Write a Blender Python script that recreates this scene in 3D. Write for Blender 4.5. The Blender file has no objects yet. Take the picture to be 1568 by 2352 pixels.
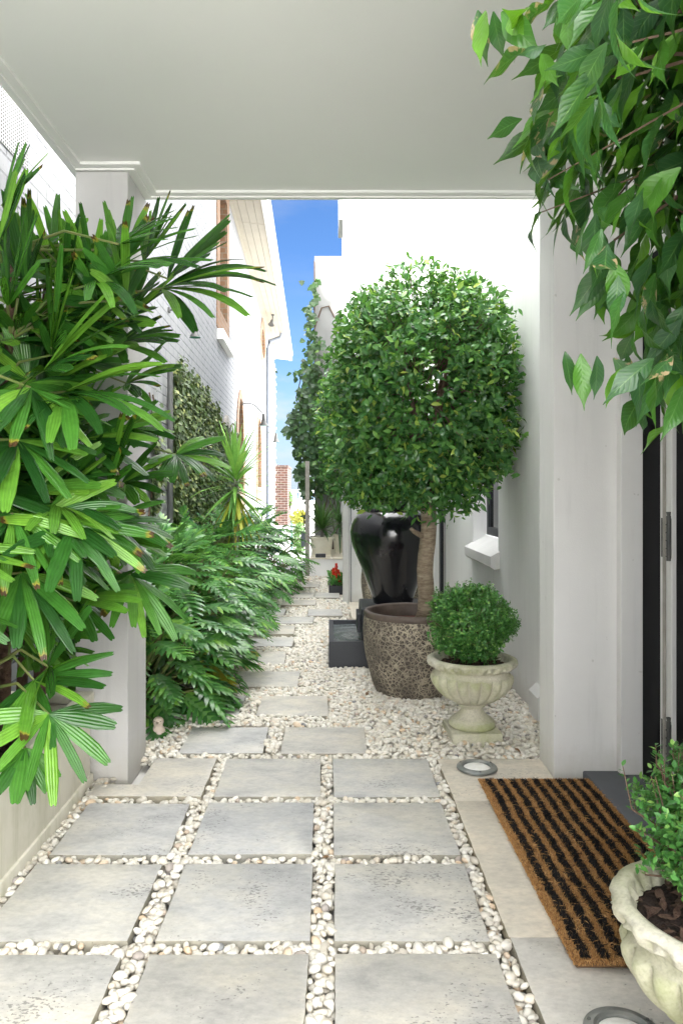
import bpy, bmesh, math, random
import numpy as np
from mathutils import Vector, geometry
random.seed(7); rng = np.random.default_rng(11)
S = bpy.context.scene; COL = S.collection
F_, CU, CV, H = 1715.0, 755.0, 1127.0, 1.2      # measured from the photograph (1568 px wide scale)
def at(u, v, Y): return Vector(((u-CU)*Y/F_, Y, H-(v-CV)*Y/F_))
def rad(a): return math.radians(a)
OFF = {}
# ------------------------------------------------------------------ object helpers
def tag(o, label=None, cat=None, group=None, kind=None):
    if label: o['label'] = label
    if cat: o['category'] = cat
    if group: o['group'] = group
    if kind: o['kind'] = kind
    return o
def thing(name, label, cat, loc=(0,0,0), group=None):
    o = bpy.data.objects.new(name, None); COL.objects.link(o); o.location = loc; o.empty_display_size = .1
    OFF[o.name] = Vector(loc); return tag(o, label, cat, group)
def link_mesh(name, me, mat, parent=None):
    o = bpy.data.objects.new(name, me); COL.objects.link(o)
    for m in (mat if isinstance(mat, (list, tuple)) else [mat]): me.materials.append(m)
    if parent is not None:
        o.parent = parent; OFF[o.name] = OFF[parent.name]
    else: OFF[o.name] = Vector((0,0,0))
    return o
def mesh_np(name, V, Fc, mat, parent=None, uv=None, smooth=True, matidx=None):
    V = np.asarray(V, dtype=np.float32).copy(); Fc = np.asarray(Fc, dtype=np.int32)
    if parent is not None: V -= np.array(OFF[parent.name], dtype=np.float32)
    me = bpy.data.meshes.new(name); m, k = Fc.shape
    me.vertices.add(len(V)); me.vertices.foreach_set('co', V.ravel())
    me.loops.add(m*k); me.loops.foreach_set('vertex_index', Fc.ravel())
    me.polygons.add(m); me.polygons.foreach_set('loop_start', np.arange(0, m*k, k, dtype=np.int32))
    me.update(calc_edges=True)
    if not smooth: me.shade_flat()
    if uv is not None:
        l = me.uv_layers.new(name='UVMap'); l.data.foreach_set('uv', np.asarray(uv, dtype=np.float32)[Fc.ravel()].ravel())
    if matidx is not None: me.polygons.foreach_set('material_index', np.asarray(matidx, dtype=np.int32))
    return link_mesh(name, me, mat, parent)
class MB:
    def __init__(s): s.v = []; s.f = []
    def add(s, v, f):
        b = len(s.v); s.v += [tuple(p) for p in v]; s.f += [tuple(i+b for i in q) for q in f]; return s
    def box(s, x0, x1, y0, y1, z0, z1, bev=0.0, seg=1):
        x0, x1 = min(x0,x1), max(x0,x1); y0, y1 = min(y0,y1), max(y0,y1); z0, z1 = min(z0,z1), max(z0,z1)
        v = [(x0,y0,z0),(x1,y0,z0),(x1,y1,z0),(x0,y1,z0),(x0,y0,z1),(x1,y0,z1),(x1,y1,z1),(x0,y1,z1)]
        f = [(3,2,1,0),(4,5,6,7),(0,1,5,4),(1,2,6,5),(2,3,7,6),(3,0,4,7)]
        if bev <= 0: return s.add(v, f)
        bm = bmesh.new(); bv = [bm.verts.new(p) for p in v]
        for q in f: bm.faces.new([bv[i] for i in q])
        bmesh.ops.bevel(bm, geom=bm.edges[:], offset=bev, segments=seg, affect='EDGES', profile=.5)
        bm.verts.index_update(); s.add([p.co for p in bm.verts], [[q.index for q in fc.verts] for fc in bm.faces]); bm.free(); return s
    def lathe(s, prof, c, n=48, fn=None, cap=True):
        v = []; f = []
        for i, (r, z) in enumerate(prof):
            for k in range(n):
                a = 2*math.pi*k/n; rr = r*(fn(a, z, i) if fn else 1)
                v.append((c[0]+rr*math.cos(a), c[1]+rr*math.sin(a), c[2]+z))
        for i in range(len(prof)-1):
            for k in range(n):
                k2 = (k+1) % n; f.append((i*n+k, i*n+k2, (i+1)*n+k2, (i+1)*n+k))
        if cap:
            f.append(tuple(range(n))[::-1]); f.append(tuple((len(prof)-1)*n+k for k in range(n)))
        return s.add(v, f)
    def tube(s, pts, r, n=8, cap=True):
        pts = [Vector(p) for p in pts]; rs = r if isinstance(r, (list, tuple)) else [r]*len(pts)
        v = []; f = []; ref = Vector((.31,.17,.93))
        for i, p in enumerate(pts):
            t = (pts[min(i+1, len(pts)-1)]-pts[max(i-1, 0)]).normalized()
            a = t.cross(ref)
            if a.length < .1: a = t.cross(Vector((1,0,0)))
            a.normalize(); b = t.cross(a)
            for k in range(n):
                an = 2*math.pi*k/n; v.append(p+(a*math.cos(an)+b*math.sin(an))*rs[i])
        for i in range(len(pts)-1):
            for k in range(n):
                k2 = (k+1) % n; f.append((i*n+k, i*n+k2, (i+1)*n+k2, (i+1)*n+k))
        if cap: f.append(tuple(range(n))[::-1]); f.append(tuple((len(pts)-1)*n+k for k in range(n)))
        return s.add(v, f)
    def plate(s, outline, holes, d0, d1, fr):
        """2-D outline with holes extruded from depth d0 to d1; fr(a, b, d) -> world"""
        loops = [outline]+holes; flat = [p for l in loops for p in l]; n = len(flat)
        tri = geometry.tessellate_polygon([[Vector((a, b, 0)) for a, b in l] for l in loops])
        v = [fr(a, b, d1) for a, b in flat]+[fr(a, b, d0) for a, b in flat]; f = []
        for t in tri: f.append(tuple(t)); f.append(tuple(i+n for i in reversed(t)))
        b0 = 0
        for l in loops:
            m = len(l)
            for i in range(m):
                j = (i+1) % m; f.append((b0+i, b0+j, b0+j+n, b0+i+n))
            b0 += m
        return s.add(v, f)
    def build(s, name, mat, parent=None, smooth=False, fix=True):
        o = OFF[parent.name] if parent is not None else Vector((0,0,0))
        me = bpy.data.meshes.new(name); me.from_pydata([Vector(p)-o for p in s.v], [], s.f)
        if fix:
            bm = bmesh.new(); bm.from_mesh(me); bmesh.ops.recalc_face_normals(bm, faces=bm.faces[:]); bm.to_mesh(me); bm.free()
        me.update()
        if smooth:
            me.shade_smooth()
            if smooth != 'all': me.set_sharp_from_angle(angle=rad(38))
        return link_mesh(name, me, mat, parent)
def copy_tree(o, parent=None):
    c = o.copy(); COL.objects.link(c); c.parent = parent
    for ch in list(o.children): copy_tree(ch, c)
    return c
# ------------------------------------------------------------------ materials
def new_mat(name):
    m = bpy.data.materials.new(name); m.use_nodes = True; nt = m.node_tree; nt.nodes.clear()
    out = nt.nodes.new('ShaderNodeOutputMaterial'); return m, nt, out
def nd(nt, t, **kw):
    n = nt.nodes.new(t)
    for k, v in kw.items():
        if k.startswith('i_'): n.inputs[k[2:].replace('_', ' ')].default_value = v
        else: setattr(n, k, v)
    return n
def c4(c): return (c[0], c[1], c[2], 1)
def ramp(nt, stops, interp='LINEAR'):
    r = nt.nodes.new('ShaderNodeValToRGB'); r.color_ramp.interpolation = interp; e = r.color_ramp.elements
    while len(e) < len(stops): e.new(.5)
    for i, (p, c) in enumerate(stops):
        e[i].position = p; e[i].color = c4(c) if not isinstance(c, (int, float)) else (c, c, c, 1)
    return r
def mixc(nt, a, b, fac, mode='MIX'):
    m = nt.nodes.new('ShaderNodeMix'); m.data_type = 'RGBA'; m.blend_type = mode
    for sock, val in ((0, fac), (6, a), (7, b)):
        if hasattr(val, 'links') or hasattr(val, 'is_linked'): nt.links.new(val, m.inputs[sock])
        elif isinstance(val, (int, float)): m.inputs[sock].default_value = val
        else: m.inputs[sock].default_value = c4(val)
    return m.outputs[2]
def mth(nt, op, a, b=None, clamp=False):
    m = nt.nodes.new('ShaderNodeMath'); m.operation = op; m.use_clamp = clamp
    for i, x in enumerate((a, b)):
        if x is None: continue
        if isinstance(x, (int, float)): m.inputs[i].default_value = x
        else: nt.links.new(x, m.inputs[i])
    return m.outputs[0]
def noise(nt, vec, scale, detail=4, rough=.6, out='Fac'):
    n = nd(nt, 'ShaderNodeTexNoise'); n.inputs['Scale'].default_value = scale; n.inputs['Detail'].default_value = detail
    n.inputs['Roughness'].default_value = rough
    if vec is not None: nt.links.new(vec, n.inputs['Vector'])
    return n.outputs[out]
def bump(nt, h, strength, dist=.01):
    b = nd(nt, 'ShaderNodeBump'); b.inputs['Strength'].default_value = strength; b.inputs['Distance'].default_value = dist
    nt.links.new(h, b.inputs['Height']); return b.outputs[0]
def principled(nt, out, base, rough, normal=None, **kw):
    p = nd(nt, 'ShaderNodeBsdfPrincipled')
    if hasattr(base, 'is_linked'): nt.links.new(base, p.inputs['Base Color'])
    else: p.inputs['Base Color'].default_value = c4(base)
    if hasattr(rough, 'is_linked'): nt.links.new(rough, p.inputs['Roughness'])
    else: p.inputs['Roughness'].default_value = rough
    if normal is not None: nt.links.new(normal, p.inputs['Normal'])
    for k, v in kw.items(): p.inputs[k.replace('_', ' ')].default_value = v
    if out is not None: nt.links.new(p.outputs[0], out.inputs[0])
    return p
def coords(nt, kind='Object'): return nd(nt, 'ShaderNodeTexCoord').outputs[kind]
def simple(name, c1, c2=None, scale=6, rough=.6, bs=0, bscale=60, bdist=.004, wear=0, **kw):
    m, nt, out = new_mat(name); co = coords(nt); c2 = c2 or tuple(x*.85 for x in c1)
    f = ramp(nt, [(.35, 0.0), (.65, 1.0)]); nt.links.new(noise(nt, co, scale, 6), f.inputs[0])
    base = mixc(nt, c1, c2, f.outputs[0])
    if wear:                                                      # drip marks, blotches and splash dirt near the ground
        mp = nd(nt, 'ShaderNodeMapping'); mp.inputs['Scale'].default_value = (9,9,.7); nt.links.new(co, mp.inputs[0])
        dr = ramp(nt, [(.52, 0.0), (.80, 1.0)]); nt.links.new(noise(nt, mp.outputs[0], 2.0, 6, .7), dr.inputs[0]); base = mixc(nt, base, tuple(x*.80 for x in c1), mth(nt, 'MULTIPLY', dr.outputs[0], wear))
        sz = nd(nt, 'ShaderNodeSeparateXYZ'); nt.links.new(co, sz.inputs[0]); zz = mth(nt, 'ADD', sz.outputs[2], mth(nt, 'MULTIPLY', noise(nt, co, 14, 5, .7), .16))
        sp = ramp(nt, [(.06, 1.0), (.22, 0.0)]); nt.links.new(zz, sp.inputs[0]); base = mixc(nt, base, (.42,.39,.32), mth(nt, 'MULTIPLY', sp.outputs[0], .45*min(1, wear*1.5)))
        sk = ramp(nt, [(.735, 0.0), (.76, 1.0)]); nt.links.new(noise(nt, co, 26, 2), sk.inputs[0]); base = mixc(nt, base, (.40,.39,.36), mth(nt, 'MULTIPLY', sk.outputs[0], .35))
    nrm = bump(nt, noise(nt, co, bscale, 5), bs, bdist) if bs else None
    principled(nt, out, base, rough, nrm, **kw); return m
def leaf_mat(name, stops, rough=.38, trans=.25, tcol=(.25,.5,.05), mid=None, midw=.07, stripe=0, tip=None, tipfrac=.3, spec=.5, veins=False):
    m, nt, out = new_mat(name); g = nd(nt, 'ShaderNodeNewGeometry')
    r = ramp(nt, stops); nt.links.new(g.outputs['Random Per Island'], r.inputs[0]); col = r.outputs[0]
    uvn = nd(nt, 'ShaderNodeUVMap'); sep = nd(nt, 'ShaderNodeSeparateXYZ'); nt.links.new(uvn.outputs[0], sep.inputs[0])
    nz = noise(nt, coords(nt), 25, 3); nr = ramp(nt, [(.3, .78), (.7, 1.18)]); nt.links.new(nz, nr.inputs[0])
    col = mixc(nt, col, nr.outputs[0], 1.0, 'MULTIPLY')
    nrm = None
    if mid:
        a = mth(nt, 'ABSOLUTE', sep.outputs[0]); k = mth(nt, 'LESS_THAN', a, midw); col = mixc(nt, col, mid, mth(nt, 'MULTIPLY', k, .6))
    if veins:
        a = mth(nt, 'ABSOLUTE', sep.outputs[0]); w = mth(nt, 'SINE', mth(nt, 'SUBTRACT', mth(nt, 'MULTIPLY', sep.outputs[1], 62.0), mth(nt, 'MULTIPLY', a, 13.0)))
        k = ramp(nt, [(.80, 0.0), (.97, 1.0)]); nt.links.new(w, k.inputs[0]); col = mixc(nt, col, mid, mth(nt, 'MULTIPLY', k.outputs[0], .28)); nrm = bump(nt, w, .12, .002)
        on = mth(nt, 'LESS_THAN', mth(nt, 'FRACT', mth(nt, 'MULTIPLY', g.outputs['Random Per Island'], 23.7)), .10); q = ramp(nt, [(.64, 0.0), (.67, 1.0)])
        nt.links.new(mth(nt, 'ADD', noise(nt, coords(nt), 60, 3), mth(nt, 'MULTIPLY', a, .12)), q.inputs[0]); col = mixc(nt, col, (.36,.26,.15), mth(nt, 'MULTIPLY', q.outputs[0], on))
    if stripe:
        w = mth(nt, 'SINE', mth(nt, 'MULTIPLY', sep.outputs[0], stripe)); w2 = mth(nt, 'ADD', mth(nt, 'MULTIPLY', w, .5), .5)
        col = mixc(nt, col, mixc(nt, col, (1.5, 1.4, 1.3), 1.0, 'MULTIPLY'), mth(nt, 'MULTIPLY', w2, .5))
        nrm = bump(nt, w2, .35, .004)
    if tip:
        rr = mth(nt, 'FRACT', mth(nt, 'MULTIPLY', g.outputs['Random Per Island'], 17.3))
        on = mth(nt, 'LESS_THAN', rr, tipfrac)
        t = mth(nt, 'ADD', sep.outputs[1], mth(nt, 'MULTIPLY', mth(nt, 'SUBTRACT', nz, .5), .25))
        y = ramp(nt, [(.90, 0.0), (.93, 1.0)]); nt.links.new(t, y.inputs[0]); b = ramp(nt, [(.94, 0.0), (.955, 1.0)]); nt.links.new(t, b.inputs[0])
        col = mixc(nt, col, (.26, .25, .03), mth(nt, 'MULTIPLY', y.outputs[0], on)); col = mixc(nt, col, tip, mth(nt, 'MULTIPLY', b.outputs[0], on))
    p = principled(nt, None, col, rough, nrm); p.inputs['Specular IOR Level'].default_value = spec
    t = nd(nt, 'ShaderNodeBsdfTranslucent'); nt.links.new(mixc(nt, col, tcol, .55), t.inputs[0])
    mx = nd(nt, 'ShaderNodeMixShader'); mx.inputs[0].default_value = trans
    nt.links.new(p.outputs[0], mx.inputs[1]); nt.links.new(t.outputs[0], mx.inputs[2]); nt.links.new(mx.outputs[0], out.inputs[0]); return m
M = {}
def build_materials():
    M['ceiling'] = simple('ceiling_paint', (.86,.865,.84), (.84,.845,.82), 1.2, .7, .05, 90)
    M['render'] = simple('rendered_wall', (.80,.795,.785), (.755,.75,.74), 1.6, .75, .25, 160, .003, .6)
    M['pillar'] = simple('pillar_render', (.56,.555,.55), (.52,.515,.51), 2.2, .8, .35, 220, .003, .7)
    M['white'] = simple('white_render', (.87,.875,.87), (.83,.835,.835), .9, .75, .12, 120, .003, .6)
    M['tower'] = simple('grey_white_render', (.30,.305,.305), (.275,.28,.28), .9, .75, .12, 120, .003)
    M['trim'] = simple('white_trim', (.70,.70,.69), (.65,.65,.64), 5, .5)
    M['cream'] = simple('cream_boards', (.37,.335,.265), (.34,.31,.245), 3, .6)
    M['soil'] = simple('soil', (.045,.025,.018), (.02,.012,.008), 60, .95, .9, 90, .02)
    M['redsoil'] = simple('red_mulch', (.16,.05,.03), (.06,.02,.015), 70, .95, .9, 120, .02)
    M['black'] = simple('black_metal', (.022,.025,.032), (.03,.034,.042), 8, .5, .1, 200)
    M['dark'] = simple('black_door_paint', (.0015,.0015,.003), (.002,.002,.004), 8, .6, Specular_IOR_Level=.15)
    M['glass'] = simple('dark_glass', (.012,.014,.018), (.016,.018,.02), 2, .05)
    M['sill'] = simple('charcoal_stone', (.12,.13,.145), (.10,.105,.12), 5, .6, .2, 140)
    M['bronze'] = simple('weathered_bronze', (.17,.19,.19), (.26,.26,.24), 14, .5, .4, 80, Metallic=.5)
    M['lens'] = simple('frosted_lens', (.90,.89,.87), (.80,.78,.74), 30, .4, .2, 60)
    m, nt, out = new_mat('pale_bark'); co = coords(nt); mp = nd(nt, 'ShaderNodeMapping'); mp.inputs['Scale'].default_value = (1,1,4.2); nt.links.new(co, mp.inputs[0])
    r = ramp(nt, [(.3, (.135,.095,.06)), (.48, (.26,.20,.14)), (.62, (.36,.295,.215)), (.75, (.48,.42,.33))]); nt.links.new(noise(nt, mp.outputs[0], 13, 7, .72), r.inputs[0])
    l = ramp(nt, [(.60, 0.0), (.68, 1.0)]); nt.links.new(noise(nt, mp.outputs[0], 34, 3), l.inputs[0]); col = mixc(nt, r.outputs[0], (.10,.07,.045), mth(nt, 'MULTIPLY', l.outputs[0], .6))
    principled(nt, out, col, .85, bump(nt, noise(nt, mp.outputs[0], 22, 6, .7), .7, .012)); M['bark'] = m
    M['twig'] = simple('twig', (.085,.05,.032), (.13,.085,.055), 30, .8, .5, 90)
    M['cane'] = simple('fibrous_cane', (.075,.04,.028), (.14,.085,.055), 40, .9, 1, 120, .012)
    M['petiole'] = simple('petiole', (.09,.15,.03), (.15,.16,.05), 20, .5)
    M['steel'] = simple('dark_steel', (.05,.055,.055), (.09,.09,.085), 12, .5)
    M['greyp'] = simple('grey_pipe_paint', (.13,.15,.18), (.15,.17,.20), 5, .5)
    M['greygreen'] = simple('green_enamel', (.02,.20,.16), (.03,.25,.2), 8, .35)
    M['timber'] = simple('weathered_timber', (.36,.34,.31), (.27,.255,.23), 9, .9, .7, 40, .01)
    M['red'] = simple('red_plume', (.70,.015,.02), (.85,.10,.03), 30, .7)
    M['plinth'] = simple('painted_plinth', (.84,.84,.84), (.80,.80,.80), 3, .7)
    M['creamtile'] = simple('cream_tile', (.78,.72,.60), (.70,.65,.55), 6, .5)
    M['creampot'] = simple('cream_glazed_pot', (.84,.81,.70), (.76,.72,.60), 7, .35)
    M['greypot'] = simple('grey_clay_pot', (.20,.19,.175), (.13,.125,.12), 12, .85, .5, 50)
    M['ornament'] = simple('pale_pink_clay', (.66,.55,.46), (.58,.48,.40), 16, .6)
    M['water'] = simple('fountain_water', (.09,.105,.11), (.13,.15,.155), 18, .04, .5, 26, .01)
    M['sea'] = simple('harbour_water', (.16,.27,.40), (.22,.34,.46), .1, .25)
    M['shore'] = simple('far_shore', (.34,.42,.50), (.42,.48,.54), .01, .9)
    M['concrete'] = simple('pale_concrete', (.62,.61,.585), (.56,.55,.53), .8, .85, .2, 60)
    M['hull'] = simple('white_hull', (.8,.8,.8), (.76,.76,.76), 2, .3)
    # --- travertine
    m, nt, out = new_mat('travertine'); co = coords(nt); oi = nd(nt, 'ShaderNodeObjectInfo')
    off = nd(nt, 'ShaderNodeVectorMath', operation='ADD'); nt.links.new(co, off.inputs[0])
    sc = nd(nt, 'ShaderNodeVectorMath', operation='SCALE'); sc.inputs[0].default_value = (37, 19, 11); nt.links.new(oi.outputs['Random'], sc.inputs['Scale']); nt.links.new(sc.outputs[0], off.inputs[1])
    v = off.outputs[0]; mp = nd(nt, 'ShaderNodeMapping'); mp.inputs['Scale'].default_value = (1, 1.6, 1); mp.inputs['Rotation'].default_value = (0, 0, .3); nt.links.new(v, mp.inputs[0]); vs = mp.outputs[0]
    a = ramp(nt, [(.30, (.36,.365,.38)), (.47, (.50,.505,.51)), (.60, (.60,.59,.56)), (.75, (.66,.65,.62))]); nt.links.new(noise(nt, vs, 3.2, 8, .68), a.inputs[0])
    fine = ramp(nt, [(.3, .84), (.6, 1.05)]); nt.links.new(noise(nt, vs, 38, 6, .7), fine.inputs[0])
    col = mixc(nt, a.outputs[0], fine.outputs[0], 1.0, 'MULTIPLY')
    tint = ramp(nt, [(0, (.90,.895,.89)), (.5, (.93,.905,.85)), (1, (.955,.905,.82))]); nt.links.new(oi.outputs['Random'], tint.inputs[0]); col = mixc(nt, col, tint.outputs[0], 1.0, 'MULTIPLY')
    pit0 = noise(nt, vs, 78, 3, .6); pm = noise(nt, v, 4.5, 4, .6)
    pit = ramp(nt, [(.63, 0.0), (.67, 1.0)]); nt.links.new(mth(nt, 'ADD', pit0, mth(nt, 'MULTIPLY', mth(nt, 'SUBTRACT', pm, .56), .75)), pit.inputs[0])
    col = mixc(nt, col, (.17,.165,.155), mth(nt, 'MULTIPLY', pit.outputs[0], .7))
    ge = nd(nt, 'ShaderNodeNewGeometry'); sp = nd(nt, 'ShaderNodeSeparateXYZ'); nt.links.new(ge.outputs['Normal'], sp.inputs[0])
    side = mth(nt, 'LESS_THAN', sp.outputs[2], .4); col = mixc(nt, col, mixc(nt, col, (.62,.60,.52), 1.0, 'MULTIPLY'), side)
    st = ramp(nt, [(.58, 0.0), (.8, 1.0)]); nt.links.new(noise(nt, co, 1.1, 4), st.inputs[0]); col = mixc(nt, col, (.42,.42,.33), mth(nt, 'MULTIPLY', st.outputs[0], .45))
    hh = mth(nt, 'SUBTRACT', mth(nt, 'MULTIPLY', noise(nt, v, 90, 5, .7), .35), pit.outputs[0])
    principled(nt, out, col, .62, bump(nt, hh, .5, .004)); M['trav'] = m
    m2 = m.copy(); m2.name = 'cream_travertine'
    for n in m2.node_tree.nodes:
        if n.type == 'VALTORGB' and len(n.color_ramp.elements) == 4:
            for e, c in zip(n.color_ramp.elements, [(.50,.48,.45), (.58,.56,.52), (.66,.62,.56), (.70,.66,.60)]): e.color = c4(c)
    M['travc'] = m2
    # --- pebbles
    m, nt, out = new_mat('white_pebble'); g = nd(nt, 'ShaderNodeNewGeometry')
    r = ramp(nt, [(0, (.50,.46,.39)), (.2, (.66,.63,.56)), (.5, (.75,.725,.665)), (.8, (.63,.58,.485)), (.9, (.70,.655,.57)), (.965, (.62,.47,.32)), (.985, (.38,.34,.31)), (1, (.24,.25,.26))])
    nt.links.new(g.outputs['Random Per Island'], r.inputs[0])
    n2 = ramp(nt, [(.3, .90), (.7, 1.05)]); nt.links.new(noise(nt, coords(nt), 70, 4), n2.inputs[0])
    principled(nt, out, mixc(nt, r.outputs[0], n2.outputs[0], 1.0, 'MULTIPLY'), .55); M['pebble'] = m
    # --- mossy cast stone
    m, nt, out = new_mat('mossy_stone'); co = coords(nt); g = nd(nt, 'ShaderNodeNewGeometry')
    base = ramp(nt, [(.3, (.50,.47,.37)), (.6, (.63,.605,.50)), (.8, (.71,.685,.59))]); nt.links.new(noise(nt, co, 9, 7, .7), base.inputs[0])
    spk = ramp(nt, [(.3, .8), (.55, 1.05)]); nt.links.new(noise(nt, co, 120, 4), spk.inputs[0]); col = mixc(nt, base.outputs[0], spk.outputs[0], 1.0, 'MULTIPLY')
    cav = ramp(nt, [(.40, 1.0), (.505, 0.0)]); nt.links.new(g.outputs['Pointiness'], cav.inputs[0])
    mo = ramp(nt, [(.42, 0.0), (.66, 1.0)]); nt.links.new(noise(nt, co, 5.5, 5, .6), mo.inputs[0])
    mf = mth(nt, 'ADD', mth(nt, 'MULTIPLY', mo.outputs[0], .62), mth(nt, 'MULTIPLY', cav.outputs[0], .8), clamp=True)
    col = mixc(nt, col, (.27,.31,.09), mth(nt, 'MULTIPLY', mf, .70))
    principled(nt, out, col, .85, bump(nt, noise(nt, co, 60, 6, .7), .5, .006)); M['stone'] = m
    # --- stained cream trough
    m, nt, out = new_mat('stained_cream_stone'); co = coords(nt); mp = nd(nt, 'ShaderNodeMapping'); mp.inputs['Scale'].default_value = (7, 7, 1.2); nt.links.new(co, mp.inputs[0])
    st = ramp(nt, [(.48, 0.0), (.75, 1.0)]); nt.links.new(noise(nt, mp.outputs[0], 1.6, 6, .7), st.inputs[0])
    col = mixc(nt, (.74,.71,.61), (.45,.44,.30), mth(nt, 'MULTIPLY', st.outputs[0], .75))
    g2 = ramp(nt, [(.52, 0.0), (.75, 1.0)]); nt.links.new(noise(nt, co, 4, 5), g2.inputs[0]); col = mixc(nt, col, (.50,.52,.34), mth(nt, 'MULTIPLY', g2.outputs[0], .6))
    principled(nt, out, col, .7, bump(nt, noise(nt, co, 50, 5), .2, .004)); M['trough'] = m
    # --- crackled pot
    m, nt, out = new_mat('crackled_glaze'); co = coords(nt)
    wv = noise(nt, co, 14, 3, .6, 'Color'); ad = nd(nt, 'ShaderNodeVectorMath', operation='MULTIPLY_ADD'); nt.links.new(wv, ad.inputs[0]); ad.inputs[1].default_value = (.03,.03,.03); nt.links.new(co, ad.inputs[2])
    def vor(scale):
        v = nd(nt, 'ShaderNodeTexVoronoi', feature='DISTANCE_TO_EDGE'); v.inputs['Scale'].default_value = scale; nt.links.new(ad.outputs[0], v.inputs['Vector']); return v.outputs['Distance']
    d = mth(nt, 'MINIMUM', vor(36), mth(nt, 'MULTIPLY', vor(74), 1.6))
    e = ramp(nt, [(.045, 1.0), (.125, 0.0)]); nt.links.new(d, e.inputs[0])
    br = ramp(nt, [(.3, (.055,.044,.036)), (.7, (.105,.087,.072))]); nt.links.new(noise(nt, co, 12, 4), br.inputs[0])
    pch = ramp(nt, [(.36, .25), (.62, 1.0)]); nt.links.new(noise(nt, co, 5, 3), pch.inputs[0])
    col = mixc(nt, br.outputs[0], (.46,.40,.30), mth(nt, 'MULTIPLY', e.outputs[0], pch.outputs[0]))
    principled(nt, out, col, .7, bump(nt, e.outputs[0], .8, .008)); M['crackle'] = m
    M['potrim'] = simple('brown_glaze_rim', (.13,.098,.08), (.085,.062,.05), 14, .6, .3, 60)
    # --- black glazed jar
    m, nt, out = new_mat('black_glaze'); co = coords(nt); r = ramp(nt, [(.4, (.006,.007,.010)), (.7, (.022,.021,.024))]); nt.links.new(noise(nt, co, 5, 5), r.inputs[0])
    rr = ramp(nt, [(.4, .10), (.7, .30)]); nt.links.new(noise(nt, co, 7, 5), rr.inputs[0])
    principled(nt, out, r.outputs[0], rr.outputs[0], bump(nt, noise(nt, co, 5, 3), .15, .02), Coat_Weight=.35, Coat_Roughness=.08); M['jar'] = m
    # --- bricks
    def brick(name, c1, c2, mortar, sx=1.0, bstr=.5, ms=.010, rough=.8, painted=False):
        m, nt, out = new_mat(name); co = coords(nt); sep = nd(nt, 'ShaderNodeSeparateXYZ'); nt.links.new(co, sep.inputs[0])
        cb = nd(nt, 'ShaderNodeCombineXYZ'); nt.links.new(mth(nt, 'ADD', sep.outputs[0], sep.outputs[1]), cb.inputs[0]); nt.links.new(sep.outputs[2], cb.inputs[1])
        b = nd(nt, 'ShaderNodeTexBrick'); nt.links.new(cb.outputs[0], b.inputs['Vector']); b.inputs['Scale'].default_value = 1
        b.inputs['Brick Width'].default_value = .24*sx; b.inputs['Row Height'].default_value = .086; b.inputs['Mortar Size'].default_value = ms
        b.inputs['Mortar Smooth'].default_value = .25; b.inputs['Color1'].default_value = c4(c1); b.inputs['Color2'].default_value = c4(c2); b.inputs['Mortar'].default_value = c4(mortar)
        nz = ramp(nt, [(.3, .86), (.7, 1.1)]); nt.links.new(noise(nt, co, 18, 5), nz.inputs[0]); col = mixc(nt, b.outputs['Color'], nz.outputs[0], 1.0 if not painted else .35, 'MULTIPLY')
        if painted:
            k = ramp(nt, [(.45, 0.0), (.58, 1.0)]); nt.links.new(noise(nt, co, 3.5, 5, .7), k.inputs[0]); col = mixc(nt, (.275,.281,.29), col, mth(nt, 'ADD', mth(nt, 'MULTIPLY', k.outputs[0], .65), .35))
        h = mth(nt, 'ADD', mth(nt, 'SUBTRACT', 1.0, b.outputs['Fac']), mth(nt, 'MULTIPLY', noise(nt, co, 60, 4), .35))
        principled(nt, out, col, rough, bump(nt, h, bstr, .012)); return m
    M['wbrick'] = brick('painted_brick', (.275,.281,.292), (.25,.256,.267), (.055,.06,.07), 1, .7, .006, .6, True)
    M['sbrick'] = brick('sandstock_brick', (.25,.14,.075), (.18,.095,.05), (.22,.175,.125), .5, .7)
    M['rbrick'] = brick('red_brick', (.085,.032,.02), (.05,.022,.016), (.17,.14,.12), 1, .7, .011)
    # --- coir mat
    m, nt, out = new_mat('coir'); at_ = nd(nt, 'ShaderNodeUVMap'); sep = nd(nt, 'ShaderNodeSeparateXYZ'); nt.links.new(at_.outputs[0], sep.inputs[0]); g = nd(nt, 'ShaderNodeNewGeometry')
    tan = ramp(nt, [(0, (.32,.16,.055)), (.6, (.50,.265,.09)), (1, (.64,.40,.17))]); nt.links.new(g.outputs['Random Per Island'], tan.inputs[0])
    blk = ramp(nt, [(0, (.003,.003,.005)), (.93, (.009,.009,.011)), (1, (.06,.05,.04))]); nt.links.new(g.outputs['Random Per Island'], blk.inputs[0])
    principled(nt, out, mixc(nt, tan.outputs[0], blk.outputs[0], sep.outputs[0]), .85); M['coir'] = m
    M['coirbase'] = simple('coir_backing', (.20,.11,.05), (.12,.07,.03), 60, .9)
    # --- perforated vent
    m, nt, out = new_mat('perforated_vent'); co = coords(nt); sep = nd(nt, 'ShaderNodeSeparateXYZ'); nt.links.new(co, sep.inputs[0])
    def cell(x, p): return mth(nt, 'GREATER_THAN', mth(nt, 'SINE', mth(nt, 'MULTIPLY', x, 2*math.pi/p)), -.55)
    k = mth(nt, 'MULTIPLY', cell(sep.outputs[1], .022), cell(sep.outputs[2], .016))
    principled(nt, out, mixc(nt, (.45,.45,.45), (.02,.019,.019), k), .7); M['ventmesh'] = m
    # --- leaves
    M['ficus'] = leaf_mat('ficus_leaf', [(0, (.030,.105,.034)), (.4, (.055,.175,.046)), (.75, (.095,.25,.058)), (.94, (.17,.36,.065)), (1, (.40,.50,.09))], .25, .22, (.22,.48,.05), (.14,.26,.07), .06)
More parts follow.
